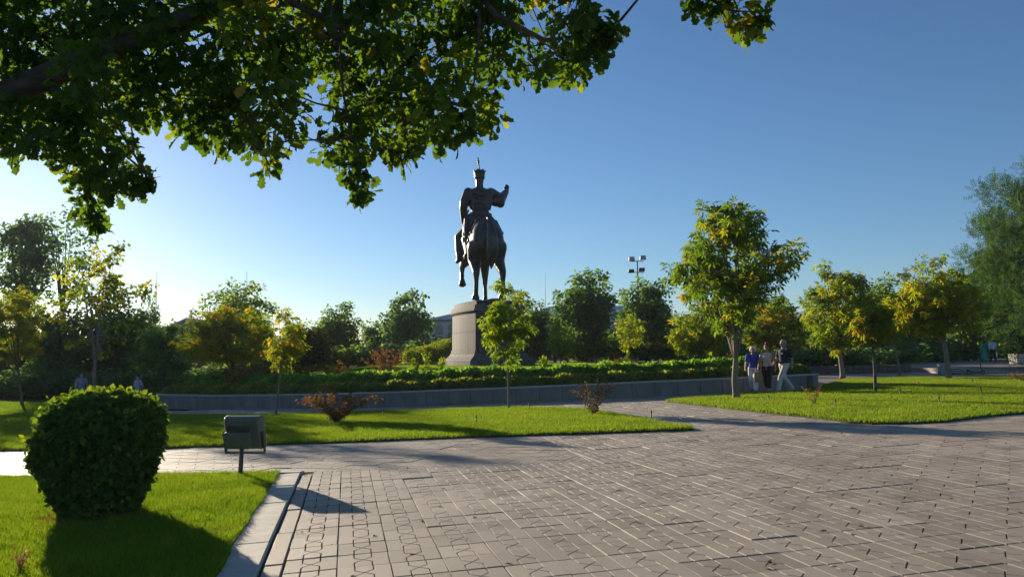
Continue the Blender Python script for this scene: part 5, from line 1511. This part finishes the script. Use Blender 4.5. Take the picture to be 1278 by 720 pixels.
mb.loft([[hd(p[0], .085, p[1]) for p in rim_pts], [hd(p[0], .03, p[1]) for p in rim_pts], [hd(p[0] * .95, -.01, p[1] * .95) for p in rim_pts], [hd(p[0] * .86, -.05, p[1] * .84) for p in rim_pts]])
body = mb.obj('housing', M['lamp'], fl)
mb = MB(); mb.loft([[hd(p[0] * .93, .089, p[1] * .92) for p in rim_pts], [hd(p[0] * .93, .092, p[1] * .92) for p in rim_pts]]); mb.obj('glass', plain('lamp_glass', (.25, .27, .28), .15), body)
mb = MB(); mb.box(hd(-.045, -.095, -.065), (.36, .12, .24), Mt); mb.obj('ballast_box', M['lamp'], fl, bevel=.012)
mb = MB(); mb.box(hd(-.045, -.155, -.065), (.30, .01, .18), Mt); mb.obj('cover_plate', M['lamp'], fl, bevel=.004)
for k in range(17):
    mb = MB(); mb.box(hd(-.20 + k * .0225, -.075, .095), (.007, .05, .07), Mt); mb.obj('cooling_fin', M['lamp'], fl)
for s_ in (-1, 1):
    mb = MB(); mb.box(hd(.298 * s_, -.01, -.12), (.012, .05, .30), Mt); mb.obj('bracket_arm', M['lampd'], fl)
mb = MB(); mb.box(hd(0, -.02, -.275), (.60, .05, .03), Mt); mb.obj('bracket', M['lamp'], fl)
mb = MB(); mb.tube([(.03, -.05, .02), (.06, -.08, .18), (.03, -.06, .36), hd(.0, -.1, -.19)], [.009] * 4, 6); mb.obj('cable', M['lampd'], fl, True)

# ================================================================== SMALL THINGS ON THE LAWNS
M['peg'] = plain('green_plastic', (.03, .07, .04), .5)
peg_me = MB(); peg_me.tube([(0, 0, -.05), (0, 0, .15)], [.014, .014], 8); peg_me.tube([(0, 0, .15), (0, 0, .19)], [.022, .02], 8); peg_m = peg_me.mesh('sprinkler_body', M['peg'], True)
cap_me = MB(); cap_me.tube([(0, 0, .19), (0, 0, .215)], [.014, .008], 8); cap_m = cap_me.mesh('nozzle', M['lampd'], True)
for x, y, lab in [(-3.82, 22.9, 'green sprinkler peg right of the russet shrub'), (.45, 22.6, 'sprinkler peg right of the sapling trunk'), (-.9, 18.6, 'sprinkler peg in the middle of the long lawn'), (3.1, 17.6, 'sprinkler peg near the tip of the long lawn'),
                  (7.8, 18.9, 'thick sprinkler peg at the front of the right lawn'), (10.2, 18.7, 'sprinkler peg right of the small chestnut shadow'), (7.1, 21.7, 'sprinkler peg below the walkers'), (13.9, 26.7, 'sprinkler peg between the chestnut trunks'), (13.2, 22.0, 'sprinkler peg at the right part of the right lawn'), (11.2, 22.6, 'sprinkler peg just below the small chestnut'), (16.4, 27.8, 'sprinkler peg left of the golden chestnut trunk')]:
    t = thing('sprinkler_peg', lab, 'sprinkler', (x, y, gf(x, y) + .03), 0, 'sprinkler pegs in the lawns')
    link('body', peg_m, None, t); link('nozzle', cap_m, None, t)


# ================================================================== PEOPLE
def person(x, y, z, yaw, h, label, shirt, trousers, hair, shoe, skin=(.42, .26, .18), sleeve=.5, leg_w=.075, leg_end=.10, stride=.55, hair_kind='short', bag_arm=None, extras=(), swing=.18, dress=False):
    t = thing('person', label, 'person', (x, y, z), yaw)
    sc = h / 1.70
    sk = plain('skin', skin, .55, var=.06)
    hip = {s: Vector((.09 * s, 0, .90)) for s in (-1, 1)}
    knee = {1: Vector((.095, -stride * .34, .50)), -1: Vector((-.095, stride * .10, .49))}
    ank = {1: Vector((.095, -stride * .48, .08)), -1: Vector((-.095, stride * .52, .13))}
    toe = {1: Vector((.105, -stride * .48 - .17, .045)), -1: Vector((-.105, stride * .52 - .13, .04))}
    sh = {s: Vector((.185 * s, 0, 1.385)) for s in (-1, 1)}
    elb = {1: Vector((.245, swing * .6, 1.11)), -1: Vector((-.245, -swing * .3, 1.11))}
    hnd = {1: Vector((.25, swing * .5, .88)), -1: Vector((-.25, -swing * 1.5, .90))}
    b = MB()
    b.chain([(0, 0, .92), (0, -.005, 1.08), (0, 0, 1.28)], [.135, .115, .14]); b.ell((0, 0, 1.33), (.19, .11, .11)); b.ell((0, .0, .93), (.165, .12, .11)); b.ell((0, -.01, 1.25), (.165, .115, .14))
    b.chain([(0, .005, 1.38), (0, -.01, 1.50)], [.062, .055])
    b.ell((0, -.015, 1.595), (.078, .098, .115)); b.ell((0, -.05, 1.54), (.055, .06, .055))
    b.chain([(0, -.112, 1.60), (0, -.128, 1.575)], [.014, .017], 8)
    b.ell((0, -.108, 1.545), (.028, .012, .010))
    for s in (-1, 1):
        b.ell((.08 * s, .0, 1.595), (.014, .026, .034))
        b.ell((.033 * s, -.103, 1.615), (.016, .012, .010))
        b.chain([hip[s], knee[s]], [.092, .062]); b.chain([knee[s], knee[s].lerp(ank[s], .35), ank[s]], [.062, .06, .04])
        b.chain([ank[s] + Vector((0, .03, -.03)), toe[s]], [.042, .032])
        b.chain([sh[s], elb[s]], [.056, .043]); b.chain([elb[s], hnd[s]], [.043, .03])
        dv = (hnd[s] - elb[s]).normalized()
        b.ell(hnd[s] + dv * .04, (.022, .04, .048))
        for k in range(4):
            o_ = Vector((0, (-.03 + .02 * k), 0)); f0 = hnd[s] + dv * .08 + o_
            b.chain([f0, f0 + dv * (.03 + .006 * (1.5 - abs(k - 1.5))) + Vector((-.006 * s, 0, 0)), f0 + dv * .055 + Vector((-.018 * s, 0, 0))], [.0105, .010, .009], 6)
        b.chain([hnd[s] + dv * .02 + Vector((0, -.03, 0)), hnd[s] + dv * .065 + Vector((-.012 * s, -.05, 0))], [.012, .010], 6)
    body = link('body', sculpt('body', b, .0135, 2, sk, sc), None, t)
    # shirt
    c = MB()
    c.chain([(0, 0, .98), (0, -.005, 1.10), (0, 0, 1.28)], [.155, .142, .158]); c.ell((0, 0, 1.335), (.205, .128, .105)); c.ell((0, -.01, 1.25), (.185, .135, .15)); c.ell((0, 0, .97), (.185, .145, .09))
    if sleeve > 0:
        for s in (-1, 1): c.chain([sh[s], sh[s].lerp(elb[s], min(sleeve * 1.6, 1))] + ([elb[s].lerp(hnd[s], (sleeve - .62) * 2.4)] if sleeve > .65 else []), [.078, .068] + ([.055] if sleeve > .65 else []))
    else:
        for s in (-1, 1): c.chain([(.10 * s, -.03, 1.40), (.10 * s, .03, 1.40)], [.03, .03], 8)
    if dress:
        ring_ = lambda rx_, ry_, z_: [(rx_ * math.cos(i / 20 * 6.283) * (1 + .05 * (i % 2)), ry_ * math.sin(i / 20 * 6.283), z_) for i in range(20)]
        c.loft([ring_(.19, .15, 1.0), ring_(.21, .19, .8), ring_(.24, .27, .4), ring_(.26, .30, .10)])
    if isinstance(shirt, (tuple, list)) and isinstance(shirt[0], (tuple, list)):
        sm = surface('printed_cloth', [(.35, shirt[0]), (.65, shirt[1])], 7, .8)
    else: sm = plain('cloth', shirt, .85)
    link('dress' if dress else 'shirt', sculpt('shirt', c, .014, 3, sm, sc), None, t)
    if not dress:
        p = MB()
        p.ell((0, .0, .93), (.18, .142, .11))
        for s in (-1, 1):
            e_ = knee[s].lerp(ank[s], (1 - leg_end) if leg_end < .5 else .45)
            p.chain([hip[s], knee[s], e_], [.112, .02 + leg_w, leg_w + .004])
        link('trousers', sculpt('trousers', p, .014, 3, plain('trouser_cloth', trousers, .85), sc), None, t)
    hm = plain('hair', hair, .7)
    hh = MB(); hh.ell((0, .012, 1.632), (.091, .106, .098)); hh.ell((0, .05, 1.59), (.086, .068, .095))
    if hair_kind == 'full': hh.ell((0, .03, 1.64), (.115, .115, .095)); [hh.ell((.09 * s, .02, 1.585), (.035, .06, .06)) for s in (-1, 1)]
    if hair_kind == 'bun': hh.ell((0, .07, 1.735), (.06, .06, .055))
    if hair_kind == 'long': hh.ell((0, .075, 1.48), (.085, .05, .16))
    link('hair', sculpt('hair', hh, .013, 2, hm, sc), None, t)
    for s in (-1, 1):
        q = MB(); q.chain([ank[s] + Vector((0, .035, -.035)), toe[s] + Vector((0, -.015, -.005))], [.052, .042], 10)
        q.box((toe[s] + ank[s] + Vector((0, .03, 0))) / 2 + Vector((0, 0, -.06 if s > 0 else -.075)), (.085, .25, .02))
        link('shoe', sculpt('shoe', q, .012, 2, plain('shoe', shoe, .6), sc), None, t)
    if 'sunglasses' in extras:
        q = MB(); [q.ell((.034 * s, -.108, 1.612), (.03, .010, .022)) for s in (-1, 1)]; q.box((0, -.11, 1.618), (.04, .008, .008)); [q.box((.074 * s, -.05, 1.618), (.006, .11, .008)) for s in (-1, 1)]
        m_ = q.mesh('sunglasses', M['lampd'], True); m_.transform(Matrix.Scale(sc, 4)); link('sunglasses', m_, None, t)
    if 'headband' in extras:
        q = MB(); q.tube([(.10 * math.cos(a), .03 + .10 * math.sin(a) * .3, 1.64 + .10 * math.sin(a)) for a in np.linspace(-.3, 3.45, 14)], [.022] * 14, 8)
        q.ell((0, .06, 1.755), (.062, .06, .05))
        m_ = q.mesh('headband', plain('red_cloth', (.5, .03, .03), .8), True); m_.transform(Matrix.Scale(sc, 4)); link('headband', m_, None, t)
    if 'strap' in extras:
        q = MB(); q.tube([(-.13, -.06, 1.43), (-.06, -.15, 1.30), (.06, -.165, 1.12), (.17, -.10, .97)], [.014] * 4, 6); q.tube([(-.13, -.06, 1.43), (-.12, .09, 1.40), (.0, .15, 1.2), (.17, .09, .97)], [.014] * 4, 6); q.box((.205, 0, .93), (.06, .2, .16))
        m_ = q.mesh('shoulder_bag', plain('navy_bag', (.02, .03, .08), .7)); m_.transform(Matrix.Scale(sc, 4)); link('shoulder_bag', m_, None, t)
    if 'badge' in extras:
        q = MB(); q.box((.07, -.152, 1.27), (.05, .012, .05)); m_ = q.mesh('shirt_emblem', plain('pale_print', (.5, .5, .5), .8)); m_.transform(Matrix.Scale(sc, 4)); link('shirt_emblem', m_, None, t)
    if 'tail' in extras:   # hem of a long loose cloth
        pass
    hand_w = lambda s: Matrix.Translation((x, y, z)) @ Matrix.Rotation(yaw, 4, 'Z') @ ((hnd[s] + Vector((0, 0, -.07))) * sc)
    return t, hand_w


def bag(loc, label, mat, w=.28, h=.32, d=.10, name='bag', yaw=0.0, soft=False):
    t = thing(name, label, 'bag', loc, yaw)
    b = MB()
    rg = lambda k, z: [(w / 2 * k * math.cos(a) * (1 + .12 * math.sin(3 * a)), d / 2 * k * math.sin(a), z) for a in np.linspace(0, 6.283, 18)[:-1]]
    b.loft([rg(.8, -h - .09), rg(1.0, -h - .06), rg(1.05, -h * .55 - .06), rg(.85, -.12), rg(.5, -.075)])
    b.obj('pouch', mat, t, True)
    q = MB(); q.tube([(-w * .2, 0, -.09), (-w * .12, 0, -.02), (0, 0, .012), (w * .12, 0, -.02), (w * .2, 0, -.09)], [.010] * 5, 6); q.obj('handle', mat, t, True)
    return t


gp_ = lambda x, y: gf(x, y) + .0
_, hw = person(8.42, 27.25, gp_(8.42, 27.25), R(-24), 1.60, 'white-haired woman in blue top and white trousers with sunglasses', (.03, .07, .42), (.62, .62, .66), (.72, .66, .56), (.08, .08, .1), sleeve=.42, leg_w=.085, leg_end=.22, stride=.6, hair_kind='full', extras=('sunglasses', 'strap'))
_, hw2 = person(8.78, 26.85, gp_(8.78, 26.85), R(-30), 1.66, 'woman in pink and white sleeveless top with red headband', ((.62, .22, .24), (.72, .66, .64)), (.012, .012, .018), (.05, .03, .025), (.3, .2, .15), skin=(.38, .23, .16), sleeve=0, leg_w=.055, leg_end=.3, stride=.62, hair_kind='bun', extras=('headband', 'sunglasses'))
person(9.40, 26.95, gp_(9.40, 26.95), R(-62), 1.80, 'grey-haired man in navy shirt and pale trousers striding left', (.012, .018, .07), (.58, .55, .50), (.35, .33, .31), (.45, .42, .38), sleeve=.45, leg_w=.062, leg_end=.03, stride=.85, extras=('badge',))
bag(hw2(-1), 'tan cloth bag carried by the woman with the red headband', plain('tan_cloth', (.36, .24, .13), .85), .30, .34)
tz = gf(26, 41) + .24
person(35.2, 58.0, tz, R(160), 1.62, 'figure in long green dress walking away at far right', (.03, .33, .20), (.03, .3, .2), (.03, .025, .02), (.1, .1, .1), sleeve=.9, stride=.3, hair_kind='long', dress=True)
_, hw3 = person(35.6, 57.6, tz, R(170), 1.72, 'figure in pale shirt and dark trousers beside the green dress', (.55, .60, .66), (.02, .02, .025), (.03, .025, .02), (.03, .03, .03), sleeve=.9, leg_end=.04, stride=.45)
bag(hw3(-1), 'white plastic bag carried by the figure in pale shirt', plain('white_plastic', (.75, .77, .8), .4), .34, .42, .16, name='plastic_bag')
person(-20.1, 36.2, gf(-20.1, 36.2), R(25), 1.55, 'figure in pale patterned clothes behind the clipped bush', ((.10, .15, .22), (.32, .34, .37)), (.12, .15, .2), (.05, .04, .03), (.1, .1, .1), sleeve=.7, stride=.35)
person(-16.7, 34.6, gf(-16.7, 34.6), R(-30), 1.42, 'small figure in white top and dark trousers left of the hedge end', (.34, .37, .43), (.015, .015, .02), (.03, .025, .02), (.05, .05, .05), sleeve=.5, stride=.4)

# ================================================================== FAR THINGS
M['steel'] = plain('galvanised_steel', (.20, .22, .24), .45, .5)
mx_, my_ = 14.7, 90.0
ms = thing('floodlight_mast', 'tall steel mast with two bright and two dark lamp heads above the trees', 'mast', (mx_, my_, gf(mx_, my_)))
H0 = 12.0 - gf(mx_, my_)
mb = MB(); mb.tube([(0, 0, -.1), (0, 0, H0 * .5), (0, 0, H0)], [.2, .13, .08], 10); mb.obj('pole', M['steel'], ms, True)
for z_, w_ in ((H0 - .05, 1.5), (H0 - 1.35, 1.5), (H0 - 2.5, 1.7)):
    mb = MB(); mb.tube([(-w_ / 2, 0, z_), (w_ / 2, 0, z_)], [.05, .05], 6); mb.obj('cross_arm', M['steel'], ms)
for x_, z_, tilt, mt in ((-.66, H0 + .22, -.1, 'lampface'), (.66, H0 + .34, .1, 'lampface'), (-.75, H0 - 1.2, 1.1, 'd'), (.5, H0 - 1.05, 1.1, 'd')):
    mb = MB(); Mr = Matrix.Rotation(tilt, 3, 'X'); mb.box((x_, -.15, z_), (.74, .3, .52), Mr, (.9, .8))
    lo = mb.obj('lamp_head', M['lampd'] if mt == 'd' else M['steel'], ms, bevel=.08)
    if mt != 'd':
        mb = MB(); mb.box(Vector((x_, -.15, z_)) + Mr @ Vector((0, -.175, 0)), (.6, .02, .4), Mr); mb.obj('lamp_glass', plain('mast_glass', (.35, .37, .38), .2), lo)
for x_, y_, z_, lab in ((-62.3, 135, 16.7, 'thin antenna mast above the sawtooth roof'), (5.6, 130, 14.9, 'thin antenna mast right of the monument'), (-46.5, 135, 16.4, 'thin antenna mast above the tall green tree')):
    a_t = thing('antenna_mast', lab, 'mast', (x_, y_, gf(x_, y_)))
    hh_ = z_ - gf(x_, y_)
    mb = MB(); mb.tube([(0, 0, 0), (0, 0, hh_ * .6), (0, 0, hh_)], [.09, .06, .03], 6); mb.obj('pole', M['steel'], a_t)
    mb = MB(); mb.box((0, 0, .15), (.8, .8, .3)); mb.obj('footing', M['kerb'], a_t)

M['render'] = surface('grey_render', [(.3, (.50, .475, .41)), (.7, (.60, .57, .50))], .8, .9, bump=.1)
M['render_d'] = plain('dark_trim', (.25, .235, .21), .8)
M['roof'] = plain('roof_metal', (.22, .23, .235), .5, .1)
M['pane'] = plain('window_pane', (.30, .28, .24), .12)
M['frame'] = plain('window_frame', (.42, .40, .36), .6)


def box_part(parent, name, x0, x1, y0, y1, z0, z1, mat):
    mb = MB(); mb.box(((x0 + x1) / 2, (y0 + y1) / 2, (z0 + z1) / 2), (x1 - x0, y1 - y0, z1 - z0)); return mb.obj(name, mat, parent)


def arch(w, h, n=8):
    pts = [(-w / 2, 0), (w / 2, 0)]
    for i in range(n + 1):
        a = math.pi * i / n; pts.append((w / 2 * math.cos(a), h - w / 2 + w / 2 * math.sin(a)))
    return pts


def window(parent, x, y, z, w, h, arched=True):
    fr = MB(); o_ = arch(w + .16, h + .16) if arched else [(-w / 2 - .08, 0), (w / 2 + .08, 0), (w / 2 + .08, h + .16), (-w / 2 - .08, h + .16)]
    fr.loft([[(x + p[0], y + .1, z - .08 + p[1]) for p in o_], [(x + p[0], y - .03, z - .08 + p[1]) for p in o_]])
    wdw = fr.obj('window', M['render_d'], parent)
    i_ = arch(w, h) if arched else [(-w / 2, 0), (w / 2, 0), (w / 2, h), (-w / 2, h)]
    pn = MB(); pn.loft([[(x + p[0], y - .02, z + p[1]) for p in i_], [(x + p[0], y - .045, z + p[1]) for p in i_]]); pn.obj('pane', M['pane'], wdw)
    for bx_ in (-w / 6, w / 6):
        q = MB(); q.box((x + bx_, y - .065, z + h * .45), (.07, .035, h * .9)); q.obj('mullion', M['render_d'], wdw)
    q = MB(); q.box((x, y - .065, z + h * .55), (w, .033, .07)); q.obj('transom', M['render_d'], wdw)


bx0, bx1, by0 = -12.2, 2.2, 110.0
gb = gf(-6, 110)
bl = thing('old_building', 'grey building with arched windows behind the pedestal', 'building', (0, 0, gb))
box_part(bl, 'wall', bx0, bx1, by0, by0 + 12, -.5, 6.55, M['render'])
box_part(bl, 'side_wing', bx0 - 2.4, bx0 - .003, by0 + 2, by0 + 12, -.5, 6.0, M['render'])
box_part(bl, 'cornice', bx0 - .25, bx1 + .25, by0 - .25, by0 + 12.2, 6.553, 6.85, M['render_d'])
box_part(bl, 'string_course', bx0 - .1, bx1 + .1, by0 - .12, by0 - .002, 3.55, 3.8, M['render_d'])
mb = MB(); mb.loft([[(bx0 - .3, by0 - .3, 6.853), (bx1 + .3, by0 - .3, 6.853), (bx1 + .3, by0 + 12.2, 6.853), (bx0 - .3, by0 + 12.2, 6.853)], [(bx0 + 4.5, by0 + 5.5, 8.2), (bx1 - 4.5, by0 + 5.5, 8.2), (bx1 - 4.5, by0 + 6.5, 8.2), (bx0 + 4.5, by0 + 6.5, 8.2)]]); mb.obj('roof', M['roof'], bl)
for k in range(7):
    window(bl, bx0 + 1.75 + k * 1.85, by0, 4.75, .95, 1.45); window(bl, bx0 + 1.75 + k * 1.85, by0, 1.2, .95, 1.6, False)
    box_part(bl, 'sill_panel', bx0 + 1.2 + k * 1.85, bx0 + 2.3 + k * 1.85, by0 - .06, by0 - .003, 4.15, 4.5, M['render_d'])

M['pale'] = plain('pale_cladding', (.50, .50, .48), .6)
gs = gf(-55, 130)
sw = thing('sawtooth_building', 'modern building with slanted sawtooth roof panels far left', 'building', (0, 0, gs))
box_part(sw, 'wall', -66, -42, 130, 146, -.5, 5.9, M['render'])
box_part(sw, 'parapet_block', -62.2, -58.9, 129.5, 134, 5.905, 7.35, M['roof'])
for k, xx in enumerate((-58.8, -54.2, -49.6)):
    mb = MB(); w_ = 4.2
    mb.loft([[(xx, 129.6, 5.91), (xx + w_, 129.6, 5.91), (xx + w_, 129.6, 8.6), (xx, 129.6, 6.6)], [(xx, 145, 5.91), (xx + w_, 145, 5.91), (xx + w_, 145, 8.6), (xx, 145, 6.6)]]); sk_ = mb.obj('sawtooth', M['roof'], sw)
    mb = MB(); mb.loft([[(xx - .2, 129.2, 6.52), (xx + w_ + .1, 129.2, 8.56), (xx + w_ + .05, 129.2, 8.86), (xx - .25, 129.2, 6.82)], [(xx - .2, 145.2, 6.52), (xx + w_ + .1, 145.2, 8.56), (xx + w_ + .05, 145.2, 8.86), (xx - .25, 145.2, 6.82)]]); mb.obj('roof_panel', M['pale'], sk_)
    for j in range(4):
        mb = MB(); mb.box((xx + .6 + j * 1.0, 129.56, 5.0), (.7, .08, 1.1)); wn = mb.obj('window', M['render_d'], sw)
        mb = MB(); mb.box((xx + .6 + j * 1.0, 129.51, 5.0), (.58, .03, .96)); mb.obj('pane', M['pane'], wn)
gr_ = gf(10, 120)
rbld = thing('low_building', 'long pale-roofed building glimpsed between the dark trees right of the monument', 'building', (0, 0, gr_))
box_part(rbld, 'wall', 3, 24, 122, 134, -.5, 7.4, M['render'])
mb = MB(); mb.loft([[(2.5, 121.5, 7.403), (24.5, 121.5, 7.403), (24.5, 134.5, 7.403), (2.5, 134.5, 7.403)], [(6, 127, 9.0), (21, 127, 9.0), (21, 129, 9.0), (6, 129, 9.0)]]); mb.obj('roof', M['pale'], rbld)
for k in range(8): window(rbld, 4.8 + k * 2.4, 122, 4.6, 1.1, 1.5, False)

# waste bin, service box and kick scooter on the right
bn = thing('waste_bin', 'pale square concrete waste bin at the right edge', 'bin', (32.45, 50.0, tz), .2)
mb = MB(); mb.box((0, 0, .30), (.62, .62, .60), None, (1.12, 1.12)); mb.obj('body', M['kerb'], bn, bevel=.02)
mb = MB(); mb.box((0, 0, .625), (.74, .74, .045)); mb.obj('rim', M['kerb'], bn, bevel=.01)
mb = MB(); mb.box((0, 0, .651), (.5, .5, .005)); mb.obj('opening', M['lampd'], bn)
sbx = thing('service_box', 'grey metal service box beside the golden chestnut trunk', 'box', (22.0, 39.9, gf(22, 39.9)))
mb = MB(); mb.box((0, 0, .25), (.30, .26, .5)); mb.obj('cabinet', M['steel'], sbx, bevel=.01)
mb = MB(); mb.box((0, -.135, .25), (.25, .012, .42)); dr = mb.obj('door', M['steel'], sbx)
mb = MB(); mb.box((.09, -.15, .25), (.02, .02, .08)); mb.obj('handle', M['lampd'], dr)
mb = MB(); mb.box((0, 0, .52), (.34, .30, .03)); mb.obj('lid', M['steel'], sbx)
kx, ky = 23.35, 39.3
ks = thing('kick_scooter', 'dark kick scooter parked before the steps', 'scooter', (kx, ky, gf(kx, ky)), R(8))
for xw in (-.42, .40):
    mb = MB()
    prof = [(.105, -.02), (.115, 0), (.105, .02)]
    mb.tube([(xw, -.022, .115), (xw, .022, .115)], [.115, .115], 18); wh = mb.obj('wheel', plain('rubber', (.015, .015, .016), .8), ks)
    mb = MB(); mb.tube([(xw, -.026, .115), (xw, .026, .115)], [.05, .05], 12); mb.obj('hub', M['steel'], wh)
mb = MB(); mb.box((-.03, 0, .12), (.62, .15, .05)); mb.obj('deck', M['lampd'], ks, bevel=.01)
mb = MB(); mb.tube([(.40, 0, .115), (.33, 0, .32), (.22, 0, 1.12)], [.022, .024, .02], 8); st_ = mb.obj('stem', M['lampd'], ks)
mb = MB(); mb.tube([(.22, -.24, 1.13), (.22, .24, 1.13)], [.016, .016], 8); mb.obj('handlebar', M['lampd'], st_)
mb = MB(); mb.tube([(-.5, 0, .19), (-.44, 0, .25), (-.35, 0, .22)], [.03, .035, .03], 6); mb.obj('mudguard', M['lampd'], ks)


# ================================================================== THE AIR
hm, hnt, hout = new_mat('haze_air')
pv = nd(hnt, 'ShaderNodeVolumePrincipled')
pv.inputs['Density'].default_value = 0.0002
pv.inputs['Color'].default_value = (.84, .92, 1, 1)
pv.inputs['Anisotropy'].default_value = 0.25
hnt.links.new(pv.outputs[0], hout.inputs['Volume'])
hz = MB(); hz.box((0, 0, 10.0), (1500, 1500, 27.0)); ho = hz.obj('haze', hm); tag(ho, kind='stuff')
